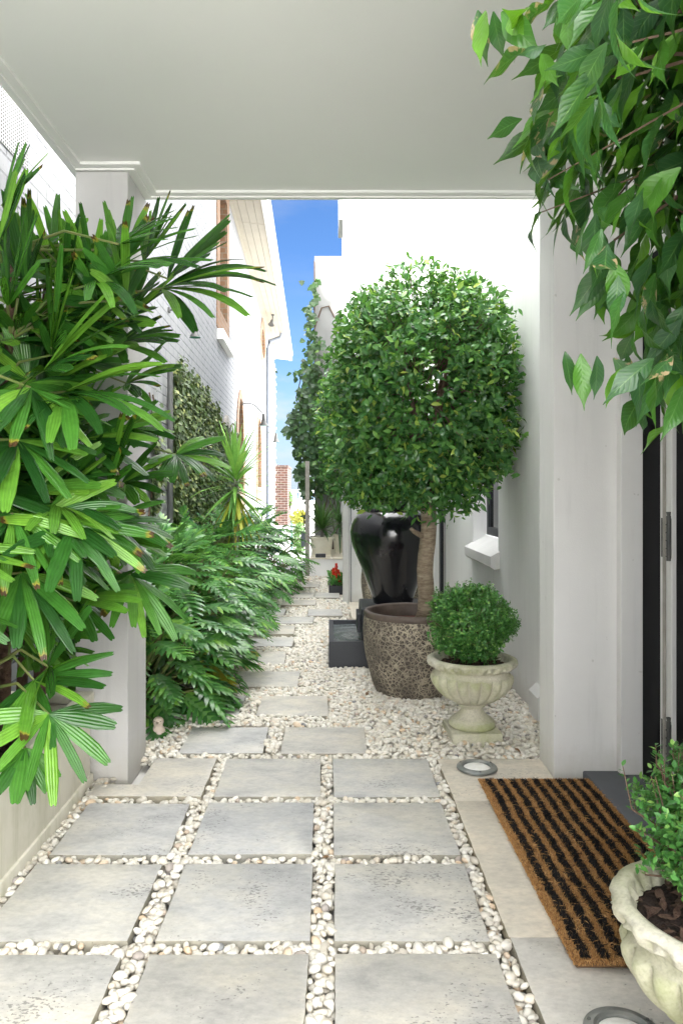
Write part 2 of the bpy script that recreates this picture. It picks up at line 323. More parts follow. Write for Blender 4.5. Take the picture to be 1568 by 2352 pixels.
    M['ficusbig'] = leaf_mat('ficus_leaf_large', [(0, (.016,.058,.024)), (.5, (.030,.098,.032)), (.78, (.060,.185,.026)), (1, (.14,.33,.025))], .28, .32, (.24,.55,.01), (.14,.27,.08), .045, veins=True)
    M['box'] = leaf_mat('box_leaf', [(0, (.035,.125,.032)), (.5, (.07,.23,.05)), (.85, (.13,.34,.075)), (1, (.30,.50,.12))], .35, .25, (.25,.5,.08))
    M['rhapis'] = leaf_mat('fan_palm_leaf', [(0, (.010,.048,.010)), (.35, (.026,.108,.017)), (.7, (.060,.200,.025)), (1, (.15,.34,.035))], .25, .22, (.16,.42,.01), None, .05, 14, (.07,.03,.015), .17)
    M['xanadu'] = leaf_mat('split_leaf', [(0, (.038,.125,.036)), (.5, (.078,.225,.058)), (.85, (.125,.31,.07)), (1, (.20,.40,.06))], .25, .24, (.22,.52,.06), (.14,.27,.10), .08)
    M['yellowleaf'] = leaf_mat('yellowed_leaf', [(0, (.40,.38,.03)), (.6, (.52,.54,.06)), (1, (.30,.42,.05))], .5, .3, (.6,.5,.05))
    M['dryleaf'] = leaf_mat('dry_leaf', [(0, (.16,.08,.035)), (1, (.30,.17,.08))], .7, .1, (.3,.2,.1))
    M['yucca'] = leaf_mat('sword_leaf', [(0, (.09,.24,.05)), (.6, (.15,.34,.07)), (1, (.24,.44,.10))], .4, .25, (.3,.55,.08), None, .05, 9)
    M['dracaena'] = leaf_mat('strap_leaf', [(0, (.03,.085,.03)), (.7, (.06,.15,.045)), (1, (.14,.29,.05))], .4, .2, (.2,.4,.06), None, .05, 9)
    M['ivy'] = leaf_mat('ivy_leaf', [(0, (.018,.05,.022)), (.5, (.030,.085,.032)), (.9, (.06,.15,.045)), (1, (.16,.30,.06))], .45, .2, (.2,.4,.05), (.12,.2,.09), .05)
    M['fig'] = leaf_mat('creeping_fig_leaf', [(0, (.030,.060,.018)), (.5, (.062,.105,.034)), (.85, (.12,.165,.052)), (1, (.26,.28,.09))], .5, .08, (.3,.4,.1))
    M['gold'] = leaf_mat('golden_leaf', [(0, (.35,.38,.05)), (1, (.62,.60,.14))], .5, .3, (.6,.6,.1))
    M['hedge'] = leaf_mat('hedge_leaf', [(0, (.06,.16,.04)), (1, (.16,.32,.08))], .5, .2, (.3,.5,.1))
build_materials()
# ------------------------------------------------------------------ foliage helpers
def unit(a): return a/np.maximum(np.linalg.norm(a, axis=-1, keepdims=True), 1e-9)
def frames(d, n, s):
    d = unit(d); x = unit(np.cross(d, n)); n2 = np.cross(x, d)
    return np.stack([x, d, n2], axis=-1)*np.asarray(s).reshape(-1, 1, 1)
def scatter(templates, d, n, s, pos):
    """templates: list of (V, F, UV); returns V, F, UV of all leaves"""
    R = frames(d, n, s); ids = rng.integers(0, len(templates), len(pos)); Vs = []; Fs = []; Us = []; base = 0
    for k, (V, F4, U) in enumerate(templates):
        sel = np.where(ids == k)[0]
        if len(sel) == 0: continue
        W = np.einsum('mij,nj->mni', R[sel], V)+pos[sel][:, None, :]; nv = len(V)
        Vs.append(W.reshape(-1, 3)); Us.append(np.tile(U, (len(sel), 1)))
        Fs.append((F4[None]+(np.arange(len(sel))*nv)[:, None, None]).reshape(-1, 4)+base); base += nv*len(sel)
    return np.concatenate(Vs), np.concatenate(Fs), np.concatenate(Us)
def strip(ws, droop, fold=.25, wav=0, ph=0):
    """leaf along +Y of length 1; ws = half widths per row"""
    V = []; U = []; n = len(ws)
    for i, w in enumerate(ws):
        t = i/(n-1); y = t*(1-.25*abs(droop)*t); z = -droop*t*t*.5
        for sx in (-1, 0, 1):
            V.append((sx*w, y, z+abs(sx)*w*fold+(wav*math.sin(t*9+ph+sx)*w if sx else 0))); U.append((sx, t))
    Fq = []
    for i in range(n-1):
        for c in (0, 1): a = i*3+c; Fq.append((a, a+1, a+4, a+3))
    return np.array(V), np.array(Fq), np.array(U)
FICUS = [strip([.012,.13,.19,.20,.15,.07,.008], dr, fo, wv, ph) for dr, fo, wv, ph in ((.2,.3,.1,0),(.5,.15,.15,1),(.8,.35,.1,2),(-.15,.25,.2,3))]
FICUSB = [strip([.012,.07,.13,.165,.175,.155,.11,.055,.02,.005], dr, fo, wv, ph) for dr, fo, wv, ph in ((.3,.22,.2,0),(.6,.1,.3,1),(.9,.3,.2,2),(.1,.35,.3,3),(-.2,.15,.25,4))]
BOXL = [strip([.05,.25,.29,.2,.03], dr, .25) for dr in (.1,.4,-.2)]
FIGL = [strip([.05,.32,.36,.22,.03], dr, .15) for dr in (.2,.5)]
IVYL = [strip([.06,.52,.34,.36,.16,.02], dr, .12, .1) for dr in (.2,.5,-.1)]
def pinn(droop):
    V = []; Fq = []; U = []; NL = 8
    def mid(t): return np.array((0, t*(1-.22*droop*t), -droop*.5*t*t))
    def q(pts, us):
        b = len(V); V.extend(pts); U.extend(us); Fq.append((b, b+1, b+2, b+3))
    ts = np.linspace(.0, .93, NL)
    # lamina beside the midrib
    rows = []
    for t in np.linspace(0, 1, 9):
        w = .07+.075*math.sin(math.pi*min(1, t*1.05)); m = mid(t); b = len(V)
        for sx in (-1, 0, 1): V.append(m+np.array((sx*w*(1 if t < .98 else .1), 0, abs(sx)*.02))); U.append((sx*.35, t))
        rows.append(b)
    for a, b in zip(rows, rows[1:]):
        for c in (0, 1): Fq.append((a+c, a+c+1, b+c+1, b+c))
    for i, t in enumerate(ts):
        L = .37*math.sin(math.pi*(.18+.74*t))**.7*(1.0 if i else .8)
        for sx in (-1, 1):
            ang = rad(72-52*t+(-18 if i == 0 else 0)); d = np.array((sx*math.sin(ang), math.cos(ang), 0)); nrm = np.array((sx*-math.cos(ang), math.sin(ang), 0))*sx
            r0 = mid(t)+np.array((sx*.03, 0, .008)); b = len(V)
            for j, (k, w) in enumerate(((0, .046), (.35, .050), (.7, .040), (1, .005))):
                p = r0+d*L*k+np.array((0, 0, .10*k*L-.30*k*k*L))
                for e in (-1, 1): V.append(p+nrm*w*e*.95); U.append((.25+.6*k, t))
            for j in range(3): a = b+2*j; Fq.append((a, a+1, a+3, a+2))
    return np.array([np.array(v) for v in V]), np.array(Fq), np.array(U)
PINN = [pinn(x) for x in (.15,.4,.65,.95)]
class Straps:
    """long blades integrated with gravity"""
    def __init__(s): s.V = []; s.F = []; s.U = []
    def blade(s, p, d, nrm, L, w, grav=.8, n=9, prof='fan', fold=.16, curl=0):
        p = np.array(p, float); d = unit(np.array(d, float)); nrm = np.array(nrm, float); ds = L/(n-1); b = len(s.V)
        for i in range(n):
            t = i/(n-1)
            if prof == 'fan': hw = w*(.16+.84*min(1, t*2.6)**.8)*(1 if t < .75 else 1-.45*(t-.75)/.25)
            else: hw = w*(.55+.45*min(1, t*4))*max(.04, 1-t**2.2)
            x = unit(np.cross(d, nrm)); up = np.cross(x, d)
            e = .985 if (prof == 'fan' and i == n-1) else 1
            for sx in (-1, -.5, 0, .5, 1):
                zz = (abs(sx)*fold if prof != 'fan' else (.5-abs(abs(sx)-.5))*fold*2)*hw
                jag = d*ds*.18*(1 if sx in (-.5, .5) else -.3) if (prof == 'fan' and i == n-1) else 0
                s.V.append(p+x*sx*hw+up*zz+jag); s.U.append((sx, t))
            d = unit(d+np.array((0, 0, -grav))*ds*(.4+1.6*t)); nrm = up; p = p+d*ds
        for i in range(n-1):
            for c in range(4): a = b+i*5+c; s.F.append((a, a+1, a+6, a+5))
    def build(s, name, mat, parent): return mesh_np(name, np.array(s.V), np.array(s.F), mat, parent, np.array(s.U))
def fan(st, p, d, nrm, L, nseg, spread, w=.019, grav=.9, jit=.12):
    p = np.array(p, float); d = unit(np.array(d, float)); nrm = np.array(nrm, float); x = unit(np.cross(d, nrm)); up = np.cross(x, d)
    for k in range(nseg):
        a = rad(spread)*((k+.5)/nseg-.5)+random.gauss(0, .05)
        dd = d*math.cos(a)+x*math.sin(a)+up*(.18+random.gauss(0, jit))
        st.blade(p, dd, up+x*random.gauss(0, .25), L*(1-.25*abs(a)/max(rad(spread)/2, .1)+random.uniform(-.1, .08)), w*random.uniform(.68, 1.12), grav*random.uniform(.6, 1.4))
# ================================================================== SETTING
def setting():
    b = MB(); b.add([(-60,-40,-.06),(60,-40,-.06),(60,98,-.06),(-60,98,-.06)], [(0,1,2,3)])
    tag(b.build('ground', M['concrete'], fix=False), kind='structure')
    b = MB(); b.add([(-4000,60,-6),(4000,60,-6),(4000,9000,-6),(-4000,9000,-6)], [(0,1,2,3)])
    tag(b.build('water', M['sea'], fix=False), kind='structure')
    b = MB(); n = 60; x = np.linspace(-2500, 2500, n); hgt = 26+14*np.sin(x*.004)+9*np.sin(x*.017+1)+6*np.sin(x*.05)
    v = []
    for i in range(n): v += [(x[i],2600,-6),(x[i],2700,-6+hgt[i]),(x[i],3300,-6)]
    f = []
    for i in range(n-1): a = 3*i; f += [(a,a+3,a+4,a+1),(a+1,a+4,a+5,a+2)]
    b.add(v, f); tag(b.build('far_hills', M['shore'], smooth='all', fix=False), kind='structure')
    b = MB(); b.box(.217,1.118,7.02,8.048,-.05,-.002,.004); tag(b.build('tiled_pad', M['creamtile']), kind='structure')
setting()
def slab(name, x0, x1, y0, y1, mat, label, cat, group, poly=None):
    bm = bmesh.new(); j = lambda: random.uniform(-.004, .004)
    pts = poly or [(x0+j(),y0+j()),(x1+j(),y0+j()),(x1+j(),y1+j()),(x0+j(),y1+j())]
    nn = []
    for i, p in enumerate(pts):                                   # slightly irregular sawn edges
        q = pts[(i+1) % len(pts)]; m = max(2, int(math.hypot(q[0]-p[0], q[1]-p[1])/.03))
        for k in range(m):
            t = k/m; jj = 0 if k == 0 else .0013
            nn.append((p[0]+(q[0]-p[0])*t+random.uniform(-jj, jj), p[1]+(q[1]-p[1])*t+random.uniform(-jj, jj)))
    dz = random.uniform(-.002, .002); top = [bm.verts.new((a, b, dz)) for a, b in nn]
    face = bm.faces.new(top); r = bmesh.ops.extrude_face_region(bm, geom=[face])
    for e in r['geom']:
        if isinstance(e, bmesh.types.BMVert): e.co.z -= .04
    bmesh.ops.recalc_face_normals(bm, faces=bm.faces[:])
    ed = [e for e in bm.edges if all(abs(v.co.z-dz) < 1e-5 for v in e.verts)]
    bmesh.ops.bevel(bm, geom=ed, offset=.003, segments=2, affect='EDGES', profile=.5)
    me = bpy.data.meshes.new(name); bm.to_mesh(me); bm.free(); me.shade_smooth(); me.set_sharp_from_angle(angle=rad(40))
    return tag(link_mesh(name, me, mat), label, cat, group)
ORD = ['first','second','third','fourth','fifth','sixth','seventh','eighth','ninth','tenth','eleventh','twelfth','thirteenth','fourteenth','fifteenth']
ROWS = [  # (y0, y1, [(x0, x1), ...]) nearest row first; third column of the grid is the right one
 (1.515,1.931,[(-.945,-.535),(-.465,-.054),(.016,.432)]), (1.988,2.400,[(-.943,-.533),(-.4625,-.052),(.016,.432)]),
 (2.458,2.866,[(-.925,-.530),(-.462,-.054),(.017,.432)]), (2.925,3.344,None),
 (3.405,3.780,[(-.690,-.302),(-.223,.174)]), (3.980,4.365,[(-.90,-.481),(-.393,-.005)]), (4.570,4.960,[(-1.08,-.673),(-.593,-.190)]),
 (5.160,5.560,[(-1.17,-.781),(-.697,-.312)]), (5.755,6.110,[(-1.16,-.784),(-.668,-.283)]), (6.250,6.620,[(-1.14,-.758),(-.684,-.300)]),
 (6.750,7.110,[(-.97,-.604),(-.500,-.142)]), (7.180,7.560,[(-.78,-.430),(-.207,.127)]), (7.840,8.170,[(-.500,-.143)]),
 (8.370,8.790,[(-.84,-.55),(-.545,-.167),(-.160,.120)]), (9.30,9.80,[(-.66,-.43),(-.42,-.12)])]
SLABS = []
for ri, (y0, y1, cs) in enumerate(ROWS):
    if cs is None:
        cs = [(-.89,-.500),(-.452,-.034),(.016,.437)]
    for ci, (x0, x1) in enumerate(cs):
        pos = (['left','middle','right'] if len(cs) == 3 else ['left','right'] if len(cs) == 2 else ['only'])[ci]
        lab = f'grey travertine stepping stone, {pos} one in the {ORD[ri]} row from the doormat end'
        poly = None
        if ri == 3 and ci == 0:
            poly = [(-.955,2.93),(-.500,2.925),(-.500,3.344),(-.775,3.344),(-.775,3.045),(-.955,3.05)]
            lab = 'L-shaped grey travertine slab notched round the free-standing porch pillar'
        SLABS.append((x0-.0, x1, y0, y1)); slab('stepping_stone', x0, x1, y0, y1, M['trav'], lab, 'paving stone', 'stepping stones set in white pebbles', poly)
for y0, y1, lab in ((-.9,2.003,'cream border slab around the nearer round uplight, beside the stone urn'), (2.006,2.886,'cream border slab lying along the left edge of the doormat'), (2.889,3.345,'cream border slab holding the farther round uplight beside the wall')):
    x1 = 1.066 if y0 < 2.88 else .942
    slab('border_slab', .484, x1, y0, y1, M['travc'], lab, 'paving slab', 'border slabs along the doorway')
# pebbles: nobody could count them
def pebbles():
    def ico(sub):
        bm = bmesh.new(); bmesh.ops.create_icosphere(bm, subdivisions=sub, radius=1); bm.verts.ensure_lookup_table()
        V = np.array([v.co[:] for v in bm.verts]); Fq = np.array([[v.index for v in f.verts] for f in bm.faces]); bm.free(); return V, Fq
    def shape(V, k):
        r = np.random.default_rng(k); o = V.copy()
        for _ in range(3):
            d = unit(r.normal(size=3)); o = o*(1+.12*np.tanh(2*(V@d))[:, None]*r.uniform(-1, 1))
        return o
    allV = []; allF = []; base = 0
    zones = [(-1.35,1.12,1.35,5.2,.0205,2,2), (-1.45,1.12,5.2,10.6,.028,1,1), (-1.1,.49,.6,1.35,.03,1,1)]
    blocked = SLABS+[(.484,1.07,-.9,3.345),(.945,1.3,3.1,3.35),(-1.4,-.98,1,3.08),(-1.06,-.84,3.13,3.44),(.216,1.2,7.0,8.1),(.216,1.3,8.0,12),(.0,.95,5.04,5.9)]
    for x0, x1, y0, y1, sp, sub, layers in zones:
        V, Fq = ico(sub); shapes = [shape(V, k) for k in range(12)]
        for lay in range(layers):
            nx = int((x1-x0)/sp); ny = int((y1-y0)/(sp*.87)); gx, gy = np.meshgrid(np.arange(nx), np.arange(ny))
            X = x0+(gx+.5*(gy % 2))*sp; Y = y0+gy*sp*.87; X = X.ravel()+rng.normal(0, sp*.24, X.size); Y = Y.ravel()+rng.normal(0, sp*.24, Y.size)
            s = sp*rng.uniform(.42, .80, X.size); s = np.where(rng.random(X.size) < .07, s*1.3, s); keep = np.ones(X.size, bool)
            for a, b, c, d in blocked:
                m = s*.42
                keep &= ~((X > a-m) & (X < b+m) & (Y > c-m) & (Y < d+m))
            X, Y, s = X[keep], Y[keep], s[keep]; n = len(X)
            heap = .012*np.sin(X*5+1)*np.cos(Y*4) * (Y > 3.4)
            Z = -.030+lay*.015+rng.normal(0, .004, n)+heap+(.006 if lay == layers-1 else 0)+(Y > 3.4)*.006
            if lay == layers-1 and layers > 1:
                p = rng.random(n) < .84; X, Y, Z, s = X[p], Y[p], Z[p], s[p]; n = len(X)
            ang = rng.uniform(0, 2*np.pi, n); tl = rng.normal(0, .35, (n, 2))
            dd = np.stack([np.cos(ang), np.sin(ang), tl[:, 0]*.7], -1); nn = np.stack([tl[:, 0], tl[:, 1], np.ones(n)], -1)
            R = frames(dd, nn, s); R = R*np.stack([rng.uniform(.68, .95, n), rng.uniform(.95, 1.35, n), rng.uniform(.52, .8, n)], -1)[:, None, :]
            ids = rng.integers(0, 12, n)
            for k in range(12):
                q = np.where(ids == k)[0]; W = np.einsum('mij,nj->mni', R[q], shapes[k])+np.stack([X[q], Y[q], Z[q]], -1)[:, None, :]
                allV.append(W.reshape(-1, 3)); allF.append((Fq[None]+(np.arange(len(q))*len(V))[:, None, None]).reshape(-1, 3)+base); base += len(q)*len(V)
    tag(mesh_np('pebbles', np.concatenate(allV), np.concatenate(allF), M['pebble']), 'small white river pebbles filling the gaps between the stones', 'pebbles', kind='stuff')
pebbles()
# ================================================================== PORCH
def porch():
    t = thing('porch_roof', 'flat pale grey porch ceiling with narrow edge moulding overhead', 'porch roof', (0,1.4,2.56))
    X0, X1, Y0, Y1 = -1.085, 1.7, .75, 3.44
    out = [(X0,Y0),(X1,Y0),(X1,Y1),(X0,Y1)]
    fr = lambda a, b, d: (a, b, d)
    MB().box(X0+.002,X1,Y0,Y1-.002,2.566,2.86).build('ceiling_panel', M['ceiling'], t)
    W = .058
    inner = [(X0+W,Y0+W),(X1-W,Y0+W),(X1-W,Y1-W),(-.782,Y1-W),(-.782,3.13-.042),(X0+W,3.13-.042)]
    MB().plate(out, [inner], 2.551, 2.564, fr).build('edge_moulding', M['ceiling'], t)
    W2 = .028
    inner2 = [(X0+W2,Y0+W2),(X1-W2,Y0+W2),(X1-W2,Y1-W2),(-.812,Y1-W2),(-.812,3.13-.012),(X0+W2,3.13-.012)]
    MB().plate([(X0+.001,Y0+.001),(X1-.001,Y0+.001),(X1-.001,Y1-.001),(X0+.001,Y1-.001)], [inner2], 2.541, 2.549, fr).build('edge_bead', M['ceiling'], t)
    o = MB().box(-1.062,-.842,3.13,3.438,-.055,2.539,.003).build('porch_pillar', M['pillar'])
    tag(o, 'square grey rendered porch pillar standing free behind the cream trough', 'pillar')
    o = MB().box(.945,1.302,3.142,3.352,-.055,2.539,.003).build('porch_pillar', M['render'])
    tag(o, 'pale rendered porch pillar joined to the house wall beside the black door', 'pillar')
porch()
# ================================================================== RIGHT HOUSE
def right_house():
    t = thing('white_house', 'tall white rendered house along the pebbled side, behind the potted ficus trees', 'house', (1.12,5,0))
    fr = lambda a, b, d: (d, a, b)
    wi = [(4.94,.80),(5.80,.80),(5.80,2.25),(4.94,2.25)]; do = [(7.15,-.02),(7.93,-.02),(7.93,2.15),(7.15,2.15)]
    MB().plate([(3.354,-.06),(8.046,-.06),(8.046,6.2),(3.354,6.2)], [wi, do], 1.12, 1.40, fr).build('wall', M['white'], t)
    MB().box(.216,1.398,8.05,12.28,-.06,6.8).build('wing_wall', M['white'], t)
    w = MB().plate([(4.945,.86),(5.795,.86),(5.795,2.245),(4.945,2.245)], [[(5.0,.92),(5.74,.92),(5.74,2.19),(5.0,2.19)]], 1.225, 1.275, fr).build('window', M['black'], t)
    MB().plate([(5.002,.922),(5.738,.922),(5.738,2.188),(5.002,2.188)], [], 1.245, 1.253, fr).build('pane', M['glass'], w)
    # sloped sill running out from the window
    s = MB(); prof = [(1.224,.858),(1.224,.70),(1.085,.68),(1.060,.70),(1.060,.765)]
    v = [(x, y, z) for y in (4.90,5.84) for x, z in prof]; n = len(prof)
    s.add(v, [tuple(range(n)), tuple(range(2*n-1, n-1, -1))]+[(i, (i+1) % n, (i+1) % n+n, i+n) for i in range(n)])
    s.build('window_sill', M['trim'], t)
    d = MB().plate([(7.153,-.018),(7.927,-.018),(7.927,2.147),(7.153,2.147)], [[(7.26,.1),(7.82,.1),(7.82,2.03),(7.26,2.03)]], 1.17, 1.215, fr).build('door', M['black'], t)
    MB().plate([(7.262,.102),(7.818,.102),(7.818,2.028),(7.262,2.028)], [], 1.185, 1.195, fr).build('pane', M['glass'], d)
    MB().tube([(1.165,7.20,1.02),(1.12,7.20,1.02),(1.12,7.31,1.02)], .011, 8).build('handle', M['bronze'], d)
    # corner board, gutter stub, wall plinth block
    MB().box(.150,.214,8.0,8.12,-.02,6.6).build('corner_board', M['trim'], t)
    MB().box(.236,.242,8.036,8.049,-.02,6.6).build('corner_joint', M['greyp'], t)
    MB().box(.110,.166,8.16,8.75,4.16,4.9,.006).build('rainwater_head', M['trim'], t)
    k = MB(); pr = [(1.119,.165),(1.119,-.05),(1.078,-.05),(1.078,.125)]; v = [(x, y, z) for y in (3.86,4.03) for x, z in pr]
    k.add(v, [(0,1,2,3),(7,6,5,4)]+[(i, (i+1) % 4, (i+1) % 4+4, i+4) for i in range(4)]); k.build('wall_block', M['trim'], t)
    # slats on the side of the wing
    s = MB()
    for i in range(34): s.box(.200,.2145,8.3+i*.11,8.385+i*.11,.3,2.5)
    tag(s.build('slat_screen', M['trim'], t), 'narrow white slats on the side of the wing')
    # porch side: recess jamb, walls round the doorway, return wall beside the camera
    MB().box(1.209,1.300,3.092,3.140,.022,2.538,.002).build('door_surround', M['render'], t)
    MB().box(1.303,1.45,1.28,3.352,2.16,2.539).build('door_lintel', M['render'], t)
    MB().box(1.07,1.45,-1.2,1.20,-.06,2.539).build('entry_wall', M['render'], t)
    o = MB().box(1.066,1.45,1.20,3.139,-.055,.022,.004).build('door_step', M['sill']); tag(o, 'charcoal stone doorstep beside the striped doormat', 'doorstep')
right_house()
def front_door():
    t = thing('front_door', 'black front door with pale hinged stile inside the entry recess', 'door', (1.31,2.8,.023))
    MB().box(1.3005,1.36,2.902,3.0915,.024,2.155).build('side_panel', M['dark'], t)
    MB().box(1.362,1.46,1.21,3.34,-.05,2.156).build('black_backing', M['dark'], t)  # black box added behind the door in place of an unlit hall
    s = MB().box(1.285,1.345,2.80,2.899,.024,2.155,.003).build('stile', M['trim'], t)
    MB().box(1.276,1.284,2.845,2.857,.024,2.15).build('stile_bead', M['timber'], s)
    MB().box(1.30,1.345,1.25,2.797,.024,2.155,.003).build('door_leaf', M['dark'], t)
    for zc in (.245,1.02,1.80):
        h = MB(); h.box(1.2815,1.2845,2.858,2.884,zc-.075,zc+.075,.001)
        for k in (-.055,0,.055): h.tube([(1.283,2.871,zc+k),(1.2795,2.871,zc+k)], .004, 8)
        h.tube([(1.279,2.812,zc-.085),(1.279,2.812,zc+.085)], .0085, 12); h.tube([(1.279,2.812,zc+.085),(1.279,2.812,zc+.10)], [.006,.009], 10)
        for k in range(5): h.tube([(1.279,2.812,zc-.07+k*.03),(1.279,2.812,zc-.066+k*.03)], .0105, 12)
        h.box(1.2815,1.2845,2.801,2.832,zc-.075,zc+.075)
        h.build('hinge', M['steel'], t, smooth=True)
front_door()
# doormat: every fibre is a blade in one pile
def doormat():
    t = thing('doormat', 'coir doormat with lengthwise tan and black stripes', 'doormat', (.84,2.47,0))
    x0, x1, y0, y1 = .612, 1.075, 1.865, 3.065
    MB().box(x0+.006,x1-.006,y0+.006,y1-.006,.001,.014,.004).build('backing', M['coirbase'], t)
    N = 120000; X = rng.uniform(x0, x1, N); Y = rng.uniform(y0, y1, N)
    edge = np.minimum(np.minimum(X-x0, x1-X), np.minimum(Y-y0, y1-Y)); wob = .0025*np.sin(Y*17)+.0015*np.sin(Y*61+X*9)
    ph = ((X-x0+wob)-.028)/.0476; fr_ = ph-np.floor(ph)
    blk = (fr_ < .56) & (ph > 0) & (ph < 8.55) & (Y > y0+.02) & (Y < y1-.004)
    blk = np.where(rng.random(N) < .008, ~blk, blk).astype(float)
    L = rng.uniform(.007, .014, N)*np.where(edge < .012, .8, 1); a = rng.uniform(0, 2*np.pi, N); tl = rng.uniform(.05, .75, N)
    lng = rng.random(N) < .035; L = np.where(lng, L*1.9, L); tl = np.where(lng, 1.3, tl)
    d = np.stack([np.cos(a)*np.sin(tl), np.sin(a)*np.sin(tl), np.cos(tl)], -1); z0 = np.where(lng, .016, .010)
    P = np.stack([X, Y, z0+rng.uniform(0, .004, N)], -1); sd = unit(np.cross(d, rng.normal(size=(N, 3))))*rng.uniform(.0006, .0012, N)[:, None]
    mid = P+d*L[:, None]*.55; tip = P+d*L[:, None]; tip[:, 2] -= L*.12
    V = np.stack([P-sd, P+sd, mid+sd*.9, mid-sd*.9, tip+sd*.3, tip-sd*.3], 1).reshape(-1, 3)
    b = (np.arange(N)*6)[:, None]; Fq = np.concatenate([b+np.array([[0,1,2,3]]), b+np.array([[3,2,4,5]])])
    uv = np.repeat(np.stack([blk, np.zeros(N)], -1), 6, 0)
    mesh_np('striped_pile', V, Fq, M['coir'], t, uv)
doormat()
def uplight(x, y, r):
    t = thing('ground_uplight', 'x', 'ground light', (x,y,0), 'round uplights set into the border slabs')
    b = MB(); R = [(r*.66,.003),(r*.68,.010),(r*.75,.014),(r*.92,.012),(r,.008),(r*1.01,.0005),(r*.66,.0005)]
    b.lathe(R, (x,y,.002), 48, cap=False); ring = b.build('ring', M['bronze'], t, smooth=True)
    for k in range(3):
        a = k*2.1+.5; MB().lathe([(.0001,.0165),(.004,.016),(.005,.012)], (x+.87*r*math.cos(a), y+.87*r*math.sin(a), .001), 10, cap=False).build('screw', M['steel'], ring, smooth=True)
    MB().lathe([(.0001,.009),(r*.35,.0085),(r*.60,.006),(r*.66,.003)], (x,y,.002), 40, cap=False).build('lens', M['lens'], t, smooth=True); return t
u1 = uplight(.638,3.22,.086); u1['label'] = 'round bronze uplight in the border slab beyond the doormat'
u2 = copy_tree(u1); u2.location = (.647,1.636,0); u2['label'] = 'round bronze uplight at the picture edge below the nearer stone urn'
